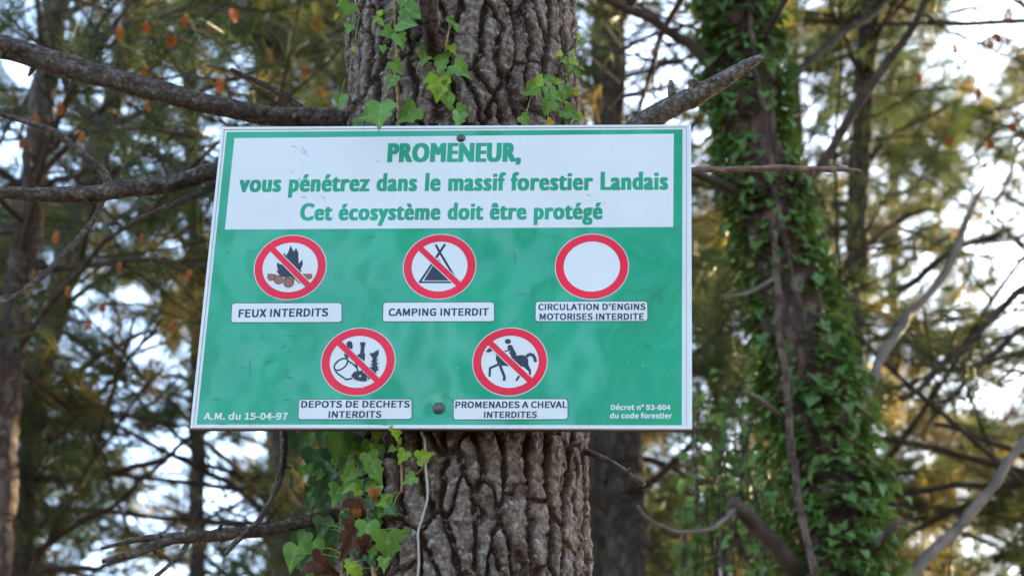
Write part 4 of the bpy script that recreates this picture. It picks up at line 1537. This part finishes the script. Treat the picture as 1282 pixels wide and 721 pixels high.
far_pine('dark pine leaning beside the left edge trunk', [(178, -40, 27), (165, 30, 28), (122, 190, 29), (57, 440, 31), (33, 600, 32), (24, 721, 34)], 8.5, 12.5, M_FARBARK,
         dict(z0=4.0, z1=12, n_limb=46, lmin=1.0, lmax=2.6),
         [([(30, 680, 8.4, 12), (60, 648, 8.2, 10), (97, 612, 8.0, 9), (118, 560, 7.9, 8), (136, 505, 7.8, 7), (158, 440, 7.7, 6), (168, 400, 7.7, 4)], DARK),
          ([(34, 597, 8.5, 11), (105, 600, 8.4, 9), (160, 586, 8.3, 8), (210, 570, 8.2, 7), (255, 540, 8.1, 5), (330, 500, 8.0, 4)], DARK),
          ([(28, 705, 8.5, 9), (88, 660, 8.3, 8), (150, 625, 8.2, 6), (207, 574, 8.1, 4)], DARK), ([(36, 590, 8.5, 8), (62, 545, 8.4, 7), (100, 495, 8.3, 6), (125, 472, 8.3, 4)], DARK),
          ([(45, 500, 8.5, 9), (90, 470, 8.4, 8), (150, 430, 8.3, 6), (200, 415, 8.2, 4)], DARK), ([(26, 720, 8.5, 10), (110, 712, 8.3, 8), (170, 690, 8.2, 6), (235, 640, 8.1, 4)], DARK)],
         [(236, 345, 7.6, 9), (70, 298, 7.6, 9), (128, 385, 7.6, 9), (178, 300, 7.7, 8), (85, 365, 7.7, 8), (110, 408, 7.6, 9), (215, 410, 7.6, 8), (190, 260, 7.7, 8), (150, 335, 7.6, 8)])
far_pine('pine behind the left of the board, its dark needles hung with orange cones', [(350, -60, 30), (352, 60, 31), (356, 300, 34), (360, 700, 40)], 9.5, 13.5, M_FARBARK,
         dict(z0=4.5, z1=13, n_limb=56, lmin=1.2, lmax=2.8), [([(352, 60, 9.5, 9), (300, 40, 9.3, 8), (230, 30, 9.2, 6)], DARK), ([(356, 140, 9.5, 9), (290, 90, 9.3, 7), (240, 80, 9.2, 5)], DARK)],
         [(396, 31, 8.9, 13), (337, 71, 8.9, 12), (382, 92, 8.9, 11), (296, 18, 8.9, 10), (404, 116, 9.0, 9), (262, 40, 8.9, 9), (328, 38, 9.0, 8)])
far_pine('pine at the right edge of the picture with long low boughs', [(1350, -60, 40), (1345, 200, 42), (1340, 721, 48)], 8.0, 12.0, M_FARBARK,
         dict(z0=3.8, z1=11.5, n_limb=52, lmin=1.2, lmax=2.8, yellow=0.12),
         [([(1340, 330, 8.0, 13), (1282, 362, 7.8, 11), (1200, 440, 7.6, 10), (1130, 500, 7.5, 7)], DARK), ([(1340, 380, 8, 10), (1270, 420, 7.9, 8), (1190, 500, 7.8, 6), (1150, 545, 7.8, 4)], DARK),
          ([(1342, 600, 8, 10), (1260, 560, 7.9, 8), (1170, 530, 7.8, 6)], DARK)],
         [(1262, 20, 7.6, 13), (1248, 48, 7.6, 10), (1268, 160, 7.6, 9), (1240, 180, 7.6, 9)])
# farther pines: nothing tells them apart
FAR_L = 'distant pine blurred among the other trees behind the board'
for (px, Y, nl, ye) in ((245, 13, 80, .10), (400, 15, 80, .10), (560, 13, 60, .05), (660, 16, 60, .05), (905, 13.5, 80, .08), (1000, 16, 80, .10), (1300, 12.5, 80, .22), (-20, 14, 80, .12), (1120, 20, 70, .2), (330, 20, 70, .1)):
    wd = 0.12 / (Y / 0.89) * F
    far_pine(FAR_L, [(px + random.uniform(-20, 20), -40, wd * 0.8), (px, 360, wd * 0.9), (px + random.uniform(-20, 20), 760, wd)], Y, 0.62 * Y + 5.5, random.choice([M_FARBARK, M_FARRED]),
             dict(z0=0.22 * Y + 0.3, z1=0.62 * Y + 5, n_limb=nl, lmin=1.5, lmax=3.4, nlen=0.22, nwid=0.0085, per=22, yellow=ye * 0.5, power=2.1), group='distant pines')

# the woods on the other side of the path, which the glossy board mirrors, and added shade pines off-frame right
mb = MB()
cen, axs = [], []
SHADE = [(3.9, 7.6, 9.5), (4.9, 9.0, 10.5), (5.6, 8.2, 10.5), (6.0, 11.0, 11.5)]  # dense pines added out of view to keep the sun off the trunk
for k in range(34):
    a, r = random.uniform(math.radians(190), math.radians(350)), random.uniform(9, 20)
    x, y, h = r * math.cos(a), r * math.sin(a), random.uniform(11, 17)
    if k >= 30:
        x, y, h = SHADE[k - 30]
    tube(mb, [(x, y, -0.2, 0.24), (x + 0.2, y, h * 0.5, 0.19), (x, y + 0.1, h, 0.05)], 10, 0.5, 0.1, 0.02, 0, k)
    for j in range(60 if k < 30 else 200):
        zz = random.uniform(0.3, 1.0) * h
        rr = random.uniform(0, 2.6) * (1.15 - zz / h * 0.7)
        b = random.uniform(0, 6.283)
        for i in range(3):
            cen.append((x + rr * math.cos(b) + random.gauss(0, .18), y + rr * math.sin(b) + random.gauss(0, .18), zz + random.gauss(0, .15)))
            v = np.array((math.cos(b), math.sin(b), 0.3)) + RNG.normal(size=3) * 0.4
            axs.append(v / np.linalg.norm(v))
add_needles(mb, needles(np.array(cen), np.array(axs), 16, 0.35, 0.03), 1)
wo = mb.build('woods', [M_FARBARK, M_NEEDLE])
wo['kind'] = 'stuff'
wo['label'] = 'pine woods across the path, plus dense pines added off-frame to shade the trunk'
SC.frame_set(1)
